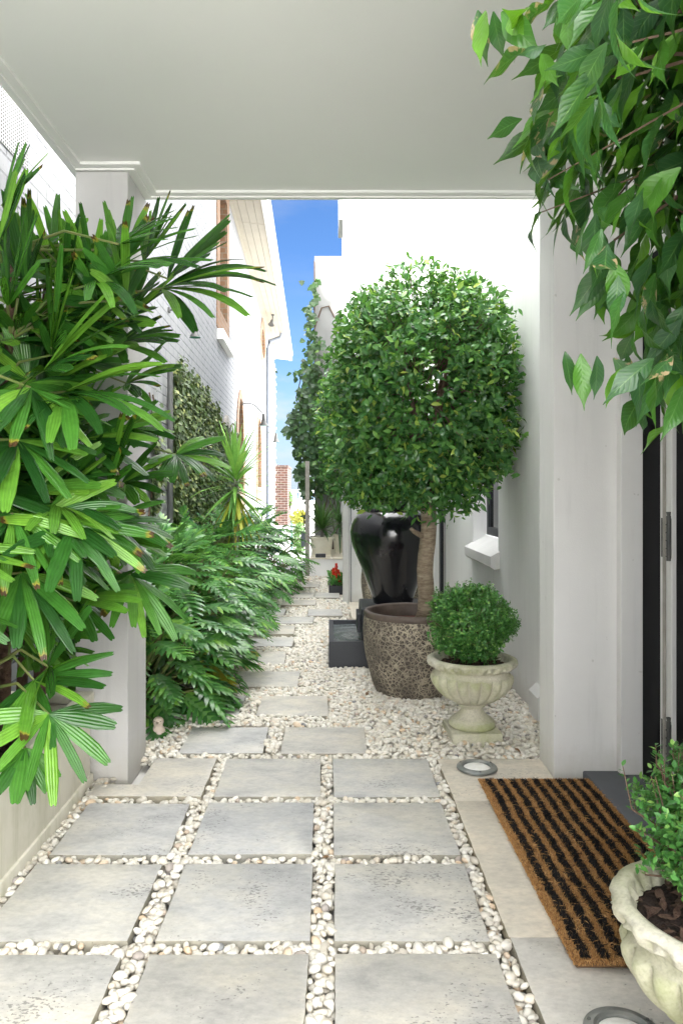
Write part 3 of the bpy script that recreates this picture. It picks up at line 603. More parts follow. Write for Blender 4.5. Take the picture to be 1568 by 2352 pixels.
# ================================================================== LEFT HOUSE (its wall runs slightly out of square with the path)
WA = math.atan(.022)
def wl(s, z, d=0.0):
    """point on the neighbour's wall: s metres along it, z up, d out from it"""
    return (-1.34-.022*s+d, s+.022*d, z)
def ell(s0, s1, z0, zs, n=12):
    """outline: straight sides from z0 to the springing zs and an arch above"""
    c, r = (s0+s1)/2, (s1-s0)/2
    return [(s0,z0),(s1,z0)]+[(c+r*math.cos(a), zs+r*1.25*math.sin(a)) for a in np.linspace(0, math.pi, n)]
def capsule(s0, s1, z0, z1, n=10):
    c, r = (s0+s1)/2, (s1-s0)/2
    return [(c+r*math.cos(a), z0+r*.7+r*.7*math.sin(a)) for a in np.linspace(math.pi, 2*math.pi, n)]+[(c+r*math.cos(a), z1-r*.7+r*.7*math.sin(a)) for a in np.linspace(0, math.pi, n)]
def neighbour():
    t = thing('brick_house', 'white painted brick house with arched windows and boarded eaves along the planted side', 'house', (-1.5,12,0))
    rect = lambda a, b, c, d: [(a,c),(b,c),(b,d),(a,d)]
    slot1, slot2 = rect(10.42,11.92,3.5,5.95), capsule(19.2,21.3,4.5,5.86)
    a1, a2, dr = ell(13.1,14.75,.9,2.05), ell(17.8,19.7,.95,2.0), ell(11.12,12.05,-.02,1.62)
    holes = [slot1, slot2, a1, a2, dr]
    MB().plate([(-3.0,-.06),(26.2,-.06),(26.2,5.95),(-3.0,5.95)], [list(h) for h in holes], -.35, 0, wl).build('wall', M['wbrick'], t)  # extended unseen behind the camera to keep sun off the path
    def surround(outer, inner, name='window_surround', depth=-.26, mat='sbrick'):
        return MB().plate(outer, [inner], depth, .016, wl).build(name, M[mat], t)
    def shrink(pts, k):
        cs = sum(p[0] for p in pts)/len(pts); cz = sum(p[1] for p in pts)/len(pts)
        w = max(abs(p[0]-cs) for p in pts); h = max(abs(p[1]-cz) for p in pts)
        return [(cs+(p[0]-cs)*(w-k)/w, cz+(p[1]-cz)*(h-k)/h) for p in pts]
    for hole, k in ((slot1,.30),(slot2,.30),(a1,.34),(a2,.34)):
        inn = shrink(hole, k); sr = surround(hole, inn)
        bk = shrink(inn, .004); MB().plate(bk, [], -.25, -.235, wl).build('pane', M['glass'], sr)
    MB().plate(rect(10.5,12.0,3.34,3.485), [], .001, .09, wl).build('window_sill', M['white'], t)
    # old arched timber door
    d = MB(); inn = shrink(dr, .01); lo = min(p[0] for p in inn); hi = max(p[0] for p in inn)
    d.plate(inn, [], -.10, -.05, wl); n = 6
    for i in range(n):
        a = lo+(hi-lo)*i/n+.008; b = lo+(hi-lo)*(i+1)/n-.008; hh = 1.62+.58*math.sqrt(max(0, 1-(((a+b)/2-(lo+hi)/2)/((hi-lo)/2))**2))-.05
        d.plate(rect(a,b,.02,hh), [], -.049, -.035, wl)
    door = d.build('door', M['timber'], t); tag(door, 'weathered grey arched timber door')
    MB().plate(ell(11.0,12.17,-.02,1.64), [ell(11.10,12.07,-.03,1.62)], .001, .03, wl).build('door_frame', M['timber'], t)
    # vent near the porch
    MB().plate(rect(3.12,3.50,2.70,3.35), [], .001, .006, wl).build('vent', M['ventmesh'], t)
    # eaves: boarded soffit, cover strip, fascia gutter
    r = MB(); w = .52
    for i in range(4): r.plate(rect(-3.3,26.3,i*w/4+.003,(i+1)*w/4-.003), [], 0, .02, lambda a, b, q: wl(a, 5.86-b*.10+q, .002+b))
    roof = r.build('soffit', M['cream'], t)
    MB().plate(rect(-3.3,26.3,0,w), [], 0, .02, lambda a, b, q: wl(a, 5.884-b*.10+q, .002+b)).build('soffit_backing', M['timber'], roof)
    for sx in (9.4,12.9,16.6,20.2,23.6): MB().plate(rect(sx,sx+.03,0,w-.004), [], -.004, -.001, lambda a, b, q: wl(a, 5.86-b*.10+q, .002+b)).build('soffit_strip', M['cream'], roof)
    MB().plate(rect(-3.3,26.3,.004,.05), [], 0, .022, lambda a, b, q: wl(a, 5.83+q, b)).build('cornice_strip', M['cream'], t)
    MB().plate(rect(-3.3,26.33,w+.004,w+.10), [], 0, .17, lambda a, b, q: wl(a, 5.79+q, b)).build('gutter', M['trim'], t)
    MB().plate([(0.0,5.91),(.66,5.96),(-3.2,8.2),(-3.4,5.91)], [], -3.3, 26.3, lambda a, b, q: wl(q, b, a)).build('roof', M['concrete'], t)
    # downpipe with its offset bend under the eaves
    p = MB(); p.tube([wl(21.7,5.78,.45), wl(21.7,5.66,.40), wl(21.7,5.55,.09), wl(21.7,5.35,.055), wl(21.7,-.04,.055)], .052, 12); p.build('downpipe', M['greyp'], t, smooth=True)
    q = MB(); q.tube([wl(6.72,2.3,.06), wl(6.72,-.04,.06)], .026, 12); q.build('downpipe', M['steel'], t, smooth=True)
    # toothed brick end of the wall
    k = MB()
    for i in range(66):
        dd = .03+.035*((i*7) % 3 == 0)+random.uniform(0, .015); k.box(-1.34-.022*26.2-.36, -1.34-.022*26.2+dd-.002, 26.203, 26.203+.10, i*.086+.002, i*.086+.08)
    k.build('end_bricks', M['timber'], t)
neighbour()
def wall_lamp(s):
    b = wl(s, 2.86); t = thing('wall_lamp', 'x', 'wall lamp', b, 'gooseneck lamps on the white brick wall'); x, y, z = b
    MB().box(x+.001,x+.03,y-.05,y+.05,z-.035,z+.035,.004).build('wall_plate', M['steel'], t)
    a = MB(); a.tube([(x+.02,y,z),(x+.12,y,z+.005),(x+.20,y,z-.01),(x+.28,y,z-.06),(x+.34,y,z-.13),(x+.39,y,z-.19),(x+.41,y,z-.22)], .011, 8)
    a.build('arm', M['steel'], t, smooth=True)
    MB().lathe([(.028,.02),(.03,-.03),(.04,-.09),(.055,-.15),(.085,-.20),(.088,-.205),(.08,-.20),(.05,-.145),(.03,-.09)], (x+.415,y,z-.22), 24, cap=False).build('shade', M['steel'], t, smooth=True)
    MB().lathe([(.0001,-.19),(.05,-.195),(.080,-.201),(.081,-.197),(.0001,-.186)], (x+.415,y,z-.22), 24, cap=False).build('reflector', M['greygreen'], t, smooth=True); return t
L1 = wall_lamp(14.2); L1['label'] = 'gooseneck wall lamp with green-lined shade above the nearer arched window'
L2 = copy_tree(L1); L2.location = wl(19.0, 2.86); L2['label'] = 'smallest gooseneck wall lamp, reaching out past the grey downpipe'
L3 = copy_tree(L1); L3.location = wl(6.94, 2.88); L3.scale = (.6,.6,.6); L3['label'] = 'grey-shaded wall lamp half hidden behind the fan palm, above the creeper'
def flood():
    p = Vector(wl(19.6, 5.83, .30)); t = thing('spotlight', 'small dark spotlight hanging under the boarded eaves', 'spotlight', p)
    MB().lathe([(.04,.0),(.04,-.03),(.015,-.04)], p, 16).build('mount', M['steel'], t, smooth=True)
    MB().tube([p+Vector((0,0,-.03)), p+Vector((0,0,-.12)), p+Vector((-.01,-.02,-.17))], [.014,.016,.03], 10).build('stem', M['steel'], t, smooth=True)
    MB().tube([p+Vector((-.01,-.02,-.16)), p+Vector((-.03,-.06,-.24)), p+Vector((-.04,-.08,-.29))], [.04,.05,.085], 16).build('lamp_head', M['steel'], t, smooth=True)
flood()
def creeper(name, label, s0, s1, topf, dens, roots):
    V = []; n = int((s1-s0)*2.4*dens); s = rng.uniform(s0, s1, n); z = rng.uniform(0, 1, n)*2.75
    edge = np.array([topf(a) for a in s]); e2 = .16*np.sin(s*7)+.10*np.sin(s*17+1)+.06*np.sin(s*41); keep = z < edge+e2*.5
    keep &= (s-s0 > .10+.08*np.sin(z*9)+.05*np.sin(z*23)); keep &= (s1-s > .12+.12*np.sin(z*7+1))
    s, z = s[keep], z[keep]; n = len(s); d = .012+rng.random(n)**2*.075
    P = np.stack([-1.34-.022*s+d, s+.022*d, z], -1)
    ld = np.stack([rng.uniform(.1, .7, n), rng.normal(0, .6, n), -rng.uniform(.1, 1, n)], -1); ln = np.stack([np.ones(n), rng.normal(0, .45, n), rng.uniform(.0, .9, n)], -1)
    t = thing(name, label, 'climbing plant', wl(roots[0], 0, .03))
    mesh_np('foliage', *scatter(FIGL, ld, ln, rng.uniform(.04, .07, n), P)[:2], M['fig'], t, None)
    st = MB()
    for r in roots:
        p = [wl(r, 0, .012)]
        for k in range(1, 9): p.append(wl(r+.15*math.sin(k*1.3+r), k*.25, .012))
        st.tube(p, .007, 5)
    st.build('stems', M['twig'], t)
def sc_top(s): return 2.42 if s < 8.9 else 2.42-.10*(s-8.9) if s < 10.6 else 2.12 if s < 13 else 1.9
creeper('creeping_fig', 'thick mat of creeping fig covering the lower white brick wall', 6.8, 13.0, sc_top, 2400, [7,7.6,8.3,9.1,9.9,10.6,12.6])
creeper('creeping_fig', 'narrow strip of creeping fig beside the dark downpipe, partly behind the fan palm', 6.05, 6.45, lambda s: 2.0, 2400, [6.2,6.35])
def brick_pier():
    t = thing('brick_pier', 'tall red brick garden pier at the far end of the white brick house', 'brick pier', (-2,28,0))
    MB().box(-2.9,-1.50,27.0,29.6,-.06,2.05).build('shaft', M['rbrick'], t); MB().box(-2.93,-1.47,26.97,29.63,2.053,2.12,.01).build('coping', M['rbrick'], t)
brick_pier()
# ================================================================== FAR END OF THE PATH
def far_end():
    t = thing('white_tower', 'plain white flat-topped building wall rising behind the ivy', 'building', (0,12.4,0))
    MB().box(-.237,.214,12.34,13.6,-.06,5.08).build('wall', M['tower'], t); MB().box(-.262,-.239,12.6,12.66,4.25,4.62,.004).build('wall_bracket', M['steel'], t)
    t = thing('tiled_plinth', 'low white plinth with cream tiled top carrying the cream planters', 'plinth', (-.03,11,0))
    MB().box(-.268,.196,10.60,12.25,-.055,.224).build('base', M['plinth'], t); s = MB()
    for i in range(3): s.box(-.272+i*.158,-.272+i*.158+.155,10.585,12.24,.2265,.246,.003)
    s.build('tiles', M['creamtile'], t)
    t = thing('timber_post', 'weathered grey timber post with a grey box, left of the cream planters', 'post', (-.305,10.62,0))
    MB().box(-.335,-.275,10.60,10.66,-.055,1.62,.005).build('post', M['timber'], t)
    MB().box(-.395,-.338,10.605,10.66,.40,.62,.01).build('meter_box', M['greyp'], t); MB().tube([(-.338,10.63,.13),(-.40,10.63,.13)], .04, 12).build('pipe_stub', M['greyp'], t, smooth=True)
far_end()
def planter(c, w, h, label):
    t = thing('cream_planter', label, 'planter', c, 'cream planters on the tiled plinth'); x, y, z = c; b = MB()
    rings = [(.36,0,0),(.40,.0,0),(.40,.06,0),(.37,.075,0),(.385,.10,0),(.455,.86,0),(.50,.88,0),(.51,.93,0),(.50,.985,0),(.47,1.0,0),(.44,.99,0),(.43,.86,0)]
    def sq(k, zz):
        o = []
        for i in range(32):
            a = 2*math.pi*(i+.5)/32; ca, sa = math.cos(a), math.sin(a); q = (abs(ca)**5+abs(sa)**5)**(-1/5); o.append((x+k*w*ca*q, y+k*w*sa*q, z+zz*h))
        return o
    v = []; f = []
    for k, zz, _ in rings: v += sq(k, zz)
    for i in range(len(rings)-1):
        for k in range(32): k2 = (k+1) % 32; f.append((i*32+k, i*32+k2, (i+1)*32+k2, (i+1)*32+k))
    f.append(tuple(range(32))[::-1]); b.add(v, f).build('tub', M['creampot'], t, smooth=True)
    MB().add(sq(.425, .9), [tuple(range(32))]).build('soil', M['soil'], t, fix=False); return t
P1 = planter((-.105,10.92,.247), .36, .285, 'cream planter on the plinth next to the timber post')
P2 = copy_tree(P1); P2.location = (.285-.12,11.55,.247); P2['label'] = 'cream planter on the plinth half hidden by the house corner'
P2.scale = (.6,.6,.98)
tag(MB().box(-.19,-.045,10.62,10.70,.247,.30,.006).build('floodlight', M['black']), 'small black box light lying on the plinth before the cream planter', 'floodlight')
def straphead(name, label, cat, c, n, L, w, mat, stem, emin=-20, emax=88, group=None, grav=.9, old=None):
    t = thing(name, label, cat, c, group); st = Straps(); so = Straps(); x, y, z = c
    for i in range(n):
        k = (i+.5)/n; el = rad(emin+(emax-emin)*k**.8+random.uniform(-8, 8)); az = i*2.39996+random.uniform(-.3, .3)
        d = (math.cos(az)*math.cos(el), math.sin(az)*math.cos(el), math.sin(el)); base = (x+.02*d[0], y+.02*d[1], z+stem*(.78+.22*k))
        tgt = so if (old and k < old) else st
        tgt.blade(base, d, (-d[0]*.5, -d[1]*.5, 1.2-d[2]), L*random.uniform(.8, 1.15)*(1 if k < .85 else .8), w, grav*random.uniform(.5, 1.3), 9, 'sword')
    st.build('leaves', mat, t)
    if so.V: tag(so.build('old_leaves', M['yellowleaf'], t), 'yellow drooping old leaves')
    MB().tube([(x,y,z-.02),(x+.01,y,z+stem*.5),(x,y,z+stem)], [.03,.026,.022], 8).build('stem', M['timber'], t, smooth=True); return t
straphead('dracaena', 'bushy dark strap-leaved plant in the cream planter next to the post', 'plant', (-.105,10.92,.247+.25), 95, .44, .019, M['dracaena'], .17)
straphead('dracaena', 'drooping strap-leaved plant in the half-hidden cream planter', 'plant', (.165,11.55,.50), 34, .50, .022, M['dracaena'], .22, -60, 80)
straphead('yucca', 'tall sword-leaved yucca rising from the split-leaf bed, with yellow lower leaves', 'yucca', (-.94,7.5,-.04), 96, .54, .023, M['yucca'], 1.48, -78, 88, None, .75, .13)
# celosia in a black box
def celosia():
    t = thing('flower_box', 'black trough of soil along the house corner holding red flowers', 'planter', (.09,9.3,0))
    MB().plate([(.0,8.75),(.182,8.75),(.182,9.95),(.0,9.95)], [[(.014,8.764),(.168,8.764),(.168,9.936),(.014,9.936)]], -.02, .085, lambda a, b, d: (a, b, d)).build('box', M['black'], t)
    MB().box(.015,.167,8.765,9.935,-.02,.06).build('soil', M['soil'], t)
    t = thing('celosia', 'red plumed celosia flowers growing in the black trough', 'flowers', (.09,9.15,.06))
    for i, (x, y, h, r) in enumerate(((.055,9.05,.15,.028),(.115,9.0,.13,.026),(.09,9.2,.19,.028),(.05,8.95,.09,.024),(.125,8.93,.08,.022),(.085,8.90,.11,.024))):
        n = 240; k = rng.random(n); a = rng.uniform(0, 6.28, n); rr = r*(1-k)**.6*np.minimum(1, .4+k*4)*(1+.35*np.sin(a*3+k*9)); z0 = .10
        P = np.stack([x+rr*np.cos(a)*.6, y+rr*np.sin(a)*.6, z0+k*h], -1); d = np.stack([np.cos(a)*.5, np.sin(a)*.5, np.full(n, 1.0)], -1)
        mesh_np('plume', *scatter(BOXL, d, rng.normal(size=(n, 3)), np.full(n, .024), P)[:2], M['red'], t)
    n = 260; P = np.stack([rng.uniform(.02, .16, n), rng.uniform(8.8, 9.5, n), rng.uniform(.07, .17, n)], -1)
    V, Fq, U = scatter(BOXL, rng.normal(size=(n, 3))+np.array((0, -.2, .6)), np.array((0, 0, 1.))+rng.normal(0, .5, (n, 3)), rng.uniform(.04, .075, n), P); mesh_np('leaves', V, Fq, M['box'], t, U)
celosia()
# ivy over the tower corner
def ivy():
    t = thing('ivy', 'trailing dark ivy hanging from the white building corner and the post', 'climbing plant', (-.3,11.9,0))
    vs = [640,690,715,760,880,950,985,1060,1120,1195]; lo = [719,714,715,706,694,674,660,680,694,702]; hi = [724,724,724,727,752,795,800,800,800,760]
    n = 4300; v = rng.uniform(640, 1195, n)**1.0; l = np.interp(v, vs, lo); h = np.interp(v, vs, hi); a = rng.random(n)
    lump = 6*np.sin(v*.05)+5*np.sin(v*.13+1); spray = np.where(rng.random(n) < .12, -rng.exponential(11, n)*(.5+.5*np.sin(v*.09)), 0); u = l+lump+spray+(h-l)*a**1.1;  keep = rng.random(n) < np.interp(v, [640,715,760,850,900,1000,1120,1195], [.10,.10,.12,.30,.8,1,.55,.25]); keep &= ~((u > 706) & (v > 1140)); u, v = u[keep], v[keep]; n = len(u)
    Y = np.where(u < 722, rng.uniform(11.2, 12.4, n), rng.uniform(11.75, 12.3, n)); k = Y/F_
    P = np.stack([(u-CU)*k, Y, H-(v-CV)*k], -1)
    d = np.stack([rng.normal(-.3, .6, n), rng.normal(-.3, .4, n), rng.uniform(-1.2, .1, n)], -1); nn = np.stack([rng.normal(-.2, .5, n), -np.ones(n), rng.uniform(.1, .9, n)], -1)
    V, Fq, U = scatter(IVYL, d, nn, rng.uniform(.06, .12, n), P); mesh_np('foliage', V, Fq, M['ivy'], t, U)
    s = MB()
    for i in range(9):
        x0 = random.uniform(-.45, .15); s.tube([(x0+.10*math.sin(q*1.7+i), 12.25-random.uniform(0, .25), .2+q*.42) for q in range(8)], .009, 5)
    s.tube([(-.232,12.32,3.9),(-.12,12.32,4.22),(.0,12.32,4.25),(.1,12.32,4.05),(.2,12.32,4.12)], .012, 5); s.tube([(-.238,12.32,5.0-.3*q) for q in range(8)], .010, 5)
    s.build('stems', M['twig'], t)
ivy()
def shrub_mass(name, label, cat, c, r, n, size, mat, tmpl=None, group=None):
    t = thing(name, label, cat, c, group); d = unit(rng.normal(size=(n, 3))); rr = rng.uniform(.55, 1, n)
    P = np.array(c)+np.array((0, 0, r[2]))+d*np.array(r)*rr[:, None]; V, Fq, U = scatter(tmpl or BOXL, d*.7+rng.normal(0, .6, (n, 3)), d+np.array((0, 0, .6)), rng.uniform(.7, 1.2, n)*size, P)
    mesh_np('foliage', V, Fq, mat, t, U); s = MB()
    for i in range(7): s.tube([(c[0],c[1],c[2]-.05),(c[0]+d[i,0]*r[0]*.4,c[1]+d[i,1]*r[1]*.4,c[2]+r[2]*.8),(c[0]+d[i,0]*r[0]*.8,c[1]+d[i,1]*r[1]*.8,c[2]+r[2]*(1+d[i,2]*.7))], [.02,.012,.005], 5)
    s.build('stems', M['twig'], t)
shrub_mass('golden_shrub', 'bright yellow-green shrub beyond the timber post', 'shrub', (-.62,15.6,.48), (.17,.3,.16), 700, .06, M['gold'])
shrub_mass('green_shrub', 'soft green shrub under the golden shrub by the far path', 'shrub', (-.58,15.0,-.04), (.15,.4,.30), 900, .05, M['hedge'])
shrub_mass('vine_tuft', 'small leafy tuft hanging on the side of the red brick pier', 'plant', (-1.46,28.4,.55), (.07,.25,.3), 160, .09, M['hedge'])
tag(MB().tube([(-.80,16.0,-.06),(-.80,16.0,.62)], .018, 8).build('green_stake', M['greygreen']), 'thin dark green stake beside the far shrubs', 'stake')
for i, (x, y, hm) in enumerate(((-16,420,17),(-12.5,350,14),(-21,560,15))):
    t = thing('sailing_boat', ['white moored yacht with the tallest mast on the harbour', 'white moored yacht nearest on the harbour, shorter mast', 'farthest pale yacht on the harbour beside the brick pier'][i], 'boat', (x,y,-6), 'moored yachts')
    b = MB(); pr = [(-4.2,0),(-2.5,.9),(2,1.25),(4.5,.9),(4.6,-.9),(2,-1.25),(-2.5,-.9)]; b.add([(x+a, y+c*1.0, -6+1.0) for a, c in pr]+[(x+a*.8, y+c*.6, -6.2) for a, c in pr], [tuple(range(7)), tuple(range(13, 6, -1))]+[(k, (k+1) % 7, (k+1) % 7+7, k+7) for k in range(7)])
    b.build('hull', M['hull'], t); MB().box(x-1.5,x+1.6,y-.6,y+.6,-4.98,-4.5,.1).build('cabin', M['hull'], t)
    MB().tube([(x-.4,y,-5),(x-.4,y,-5+hm)], .12, 6).build('mast', M['hull'], t); MB().tube([(x-.3,y,-3.6),(x+3.8,y,-3.4)], .12, 6).build('boom', M['greyp'], t)
# ================================================================== POTS, URNS, FOUNTAIN
URN = [(.100,.0455),(.110,.05),(.113,.062),(.108,.078),(.097,.085),(.094,.09),(.086,.094),(.07,.106),(.057,.122),(.051,.136),(.052,.146),(.064,.149),(.069,.155),(.066,.161),(.080,.166),(.102,.177),(.124,.189),(.145,.204),(.162,.220),(.176,.237),(.187,.255),(.194,.272),(.1965,.286),(.194,.297),(.187,.305),(.180,.309),(.176,.316),(.175,.328),(.179,.335),(.192,.341),(.204,.349),(.211,.359),(.213,.368),(.210,.377),(.203,.384),(.193,.387),(.184,.384),(.178,.374),(.174,.355),(.17,.33)]
def urn_fn(a, z, i):
    if .170 <= z <= .300:
        w = min(1, (z-.166)/.02, (.303-z)/.008); g = abs(math.sin(10*a)); return 1+w*(.03-.17*(1-g**.55))
    if .336 <= z <= .378:
        ph = (a*16/(2*math.pi)) % 1; e = math.sqrt((ph-.5)**2+((z-.357)/.045)**2); return 1+.04*math.cos(min(e, .5)*2*math.pi*2)
    return 1
def urn():
    t = thing('stone_urn', 'x', 'urn', (0,0,0), 'mossy cast stone urns')
    MB().box(-.12,.12,-.12,.12,-.05,.045,.006,2).build('base', M['stone'], t, smooth=True)
    v = MB(); v.lathe(URN[:12], (0,0,0), 96, cap=False); v.build('foot', M['stone'], t, smooth='all')
    v = MB(); v.lathe(URN[11:29], (0,0,0), 400, urn_fn, cap=False); v.build('bowl', M['stone'], t, smooth='all')
    v = MB(); v.lathe(URN[28:], (0,0,0), 320, urn_fn, cap=False); v.build('rim', M['stone'], t, smooth='all')
    s = MB(); s.lathe([(.0001,.352),(.08,.350),(.13,.346),(.173,.343)], (0,0,0), 40, lambda a, z, i: 1, cap=False); s.build('soil', M['soil'], t, smooth=True)
    n = 130; a = rng.uniform(0, 6.28, n); r = .165*np.sqrt(rng.random(n)); P = np.stack([r*np.cos(a), r*np.sin(a), .352+rng.random(n)*.012], -1)
    V, Fq, U = scatter(FICUS, rng.normal(size=(n, 3))*np.array((1, 1, .25)), np.array((0, 0, 1.))+rng.normal(0, .3, (n, 3)), rng.uniform(.02, .05, n), P); mesh_np('leaf_litter', V, Fq, M['cane'], t, U); return t
U1 = urn(); U1.location = (.70,3.66,0); U1.rotation_euler.z = .05; U1['label'] = 'fluted mossy stone urn standing on the white pebbles by the house wall'
U2 = copy_tree(U1); U2.location = (.775,1.44,.012); U2.rotation_euler.z = .3; U2['label'] = 'nearest mossy stone urn, cut by the picture edge beside the doormat'
def box_shrub(label, c, r, n, leaf, seed, shoots=0):
    global rng
    t = thing('box_shrub', label, 'shrub', (c[0],c[1],c[2]-r[2]), 'clipped box shrubs in stone urns'); R = np.random.default_rng(seed); m = n//9
    d = unit(R.normal(size=(m, 3))); lump = 1+.10*np.sin(d[:, 0]*6+seed)*np.cos(d[:, 2]*5)+.07*np.sin(d[:, 1]*11); rr = R.uniform(.58, 1.06, m)**.7*lump
    tip = np.array(c)+d*np.array(r)*rr[:, None]; ax = unit(d*.7+np.array((0, 0, .7))+R.normal(0, .4, (m, 3))); L = R.uniform(.6, 1.8, m)*leaf*2.2
    if shoots:                                                   # long upright new growth standing clear of the ball
        q = np.argsort(-(d[:, 2]+.5*R.random(m)-.7*d[:, 0]))[:shoots*3]; L[q] *= 1.6; tip[q] += ax[q]*R.uniform(.0, .04, len(q))[:, None]+np.array((0, 0, .02)); ax[q] = unit(ax[q]*.4+np.array((0, 0, 1.)))
    k = np.arange(9); pos = (tip[:, None, :]-ax[:, None, :]*(L[:, None]*(1-k/8)[None])[..., None]).reshape(-1, 3)
    az = np.tile(k*1.571+(k % 2)*.3, m)+np.repeat(R.uniform(0, 6, m), 9); A = np.repeat(ax, 9, 0); s1 = unit(np.cross(A, R.normal(size=A.shape))); s2 = np.cross(A, s1)
    rad_ = s1*np.cos(az)[:, None]+s2*np.sin(az)[:, None]; V, Fq, U = scatter(BOXL, rad_+A*.55, A-rad_*.3, R.uniform(.75, 1.2, len(pos))*leaf, pos); mesh_np('foliage', V, Fq, M['box'], t, U)
    s = MB()
    for i in list(range(0, min(m, 130)))+(list(q) if shoots else []):
        g = tip[i]-ax[i]*L[i]; b = np.array((c[0]+R.normal(0, .02), c[1]+R.normal(0, .02), c[2]-r[2]*.95)); s.tube([b, (b+g)/2+np.array((0, 0, .02)), g, tip[i]], [.004,.003,.0018,.001], 4)
    s.build('twigs', M['twig'], t); return t
box_shrub('bushy round box shrub growing in the urn on the pebbles', (.698,3.66,.565), (.205,.205,.185), 23000, .0145, 3)
box_shrub('leafy box shrub with upright shoots growing in the nearest urn at the picture edge', (.80,1.46,.545), (.185,.18,.165), 11000, .0155, 5, 14)
def crackle_pot(c, label):
    t = thing('textured_pot', label, 'plant pot', c, 'large brown crackle-glazed pots'); k = 1.0
    out = [(.205,-.05),(.222,0),(.245,.06),(.268,.14),(.286,.22),(.297,.30),(.300,.36),(.297,.42),(.292,.448)]
    MB().lathe(out, c, 72, cap=False).build('body', M['crackle'], t, smooth='all')
    MB().lathe([(.292,.449),(.295,.462),(.293,.476),(.284,.483),(.268,.483),(.259,.474),(.256,.44),(.252,.40)], c, 72, cap=False).build('rim', M['potrim'], t, smooth='all')
    MB().lathe([(.0001,.418),(.12,.415),(.20,.41),(.254,.405)], c, 40, cap=False).build('soil', M['redsoil'], t, smooth=True); return t
T1 = crackle_pot((.505,4.50,0), 'large brown crackle-glazed pot in front of the black jar')
T2 = copy_tree(T1); T2.location = (.60,6.98,0); T2.rotation_euler.z = 2; T2['label'] = 'brown crackle-glazed pot half hidden behind the black jar'
def fountain():
    t = thing('fountain', 'square black water basin with a raised block carrying the jar', 'fountain', (.46,5.45,0))
    fr = lambda a, b, d: (a, b, d); X0, X1, Y0, Y1 = .0,.93,5.04,5.90
    MB().plate([(X0,Y0),(X1,Y0),(X1,Y1),(X0,Y1)], [[(X0+.035,Y0+.035),(X1-.035,Y0+.035),(X1-.035,Y1-.035),(X0+.035,Y1-.035)]], -.055, .18, fr).build('basin', M['black'], t)
    b = MB(); n = 40; gx, gy = np.meshgrid(np.linspace(X0+.036, X1-.036, n), np.linspace(Y0+.036, Y1-.036, n)); d = np.hypot(gx-.23, gy-5.4); gz = .150+.004*np.sin(d*55)*np.exp(-d*2.2)
    v = np.stack([gx, gy, gz], -1).reshape(-1, 3); f = [(i*n+j, i*n+j+1, (i+1)*n+j+1, (i+1)*n+j) for i in range(n-1) for j in range(n-1)]
    b.add(v, f).build('water', M['water'], t, smooth='all', fix=False)
    MB().box(.225,.70,5.17,5.64,.02,.385,.008).build('block', M['black'], t); MB().box(.20,.223,5.25,5.50,.20,.33,.003).build('spout', M['black'], t)
    tag(MB().box(-.06,.30,4.862,4.884,-.03,.004,.003).build('edging_strip', M['black']), 'thin black edging strip on the pebbles in front of the water basin', 'edging')
    p = (.463,5.405,.385); t = thing('jar', 'big glossy black glazed jar standing on the fountain block', 'jar', p)
    pr = [(.0001,.001),(.13,.001),(.142,.008),(.147,.03),(.165,.09),(.195,.17),(.228,.26),(.262,.34),(.290,.41),(.306,.47),(.310,.52),(.302,.57),(.284,.61),(.255,.645),(.22,.668),(.19,.68)]
    MB().lathe(pr, p, 96, cap=False).build('body', M['jar'], t, smooth='all')
    MB().lathe([(.19,.681),(.182,.692),(.184,.71),(.196,.722),(.203,.730),(.198,.738),(.182,.738),(.17,.728),(.165,.69),(.16,.60)], p, 72, cap=False).build('lip', M['jar'], t, smooth='all')
fountain()
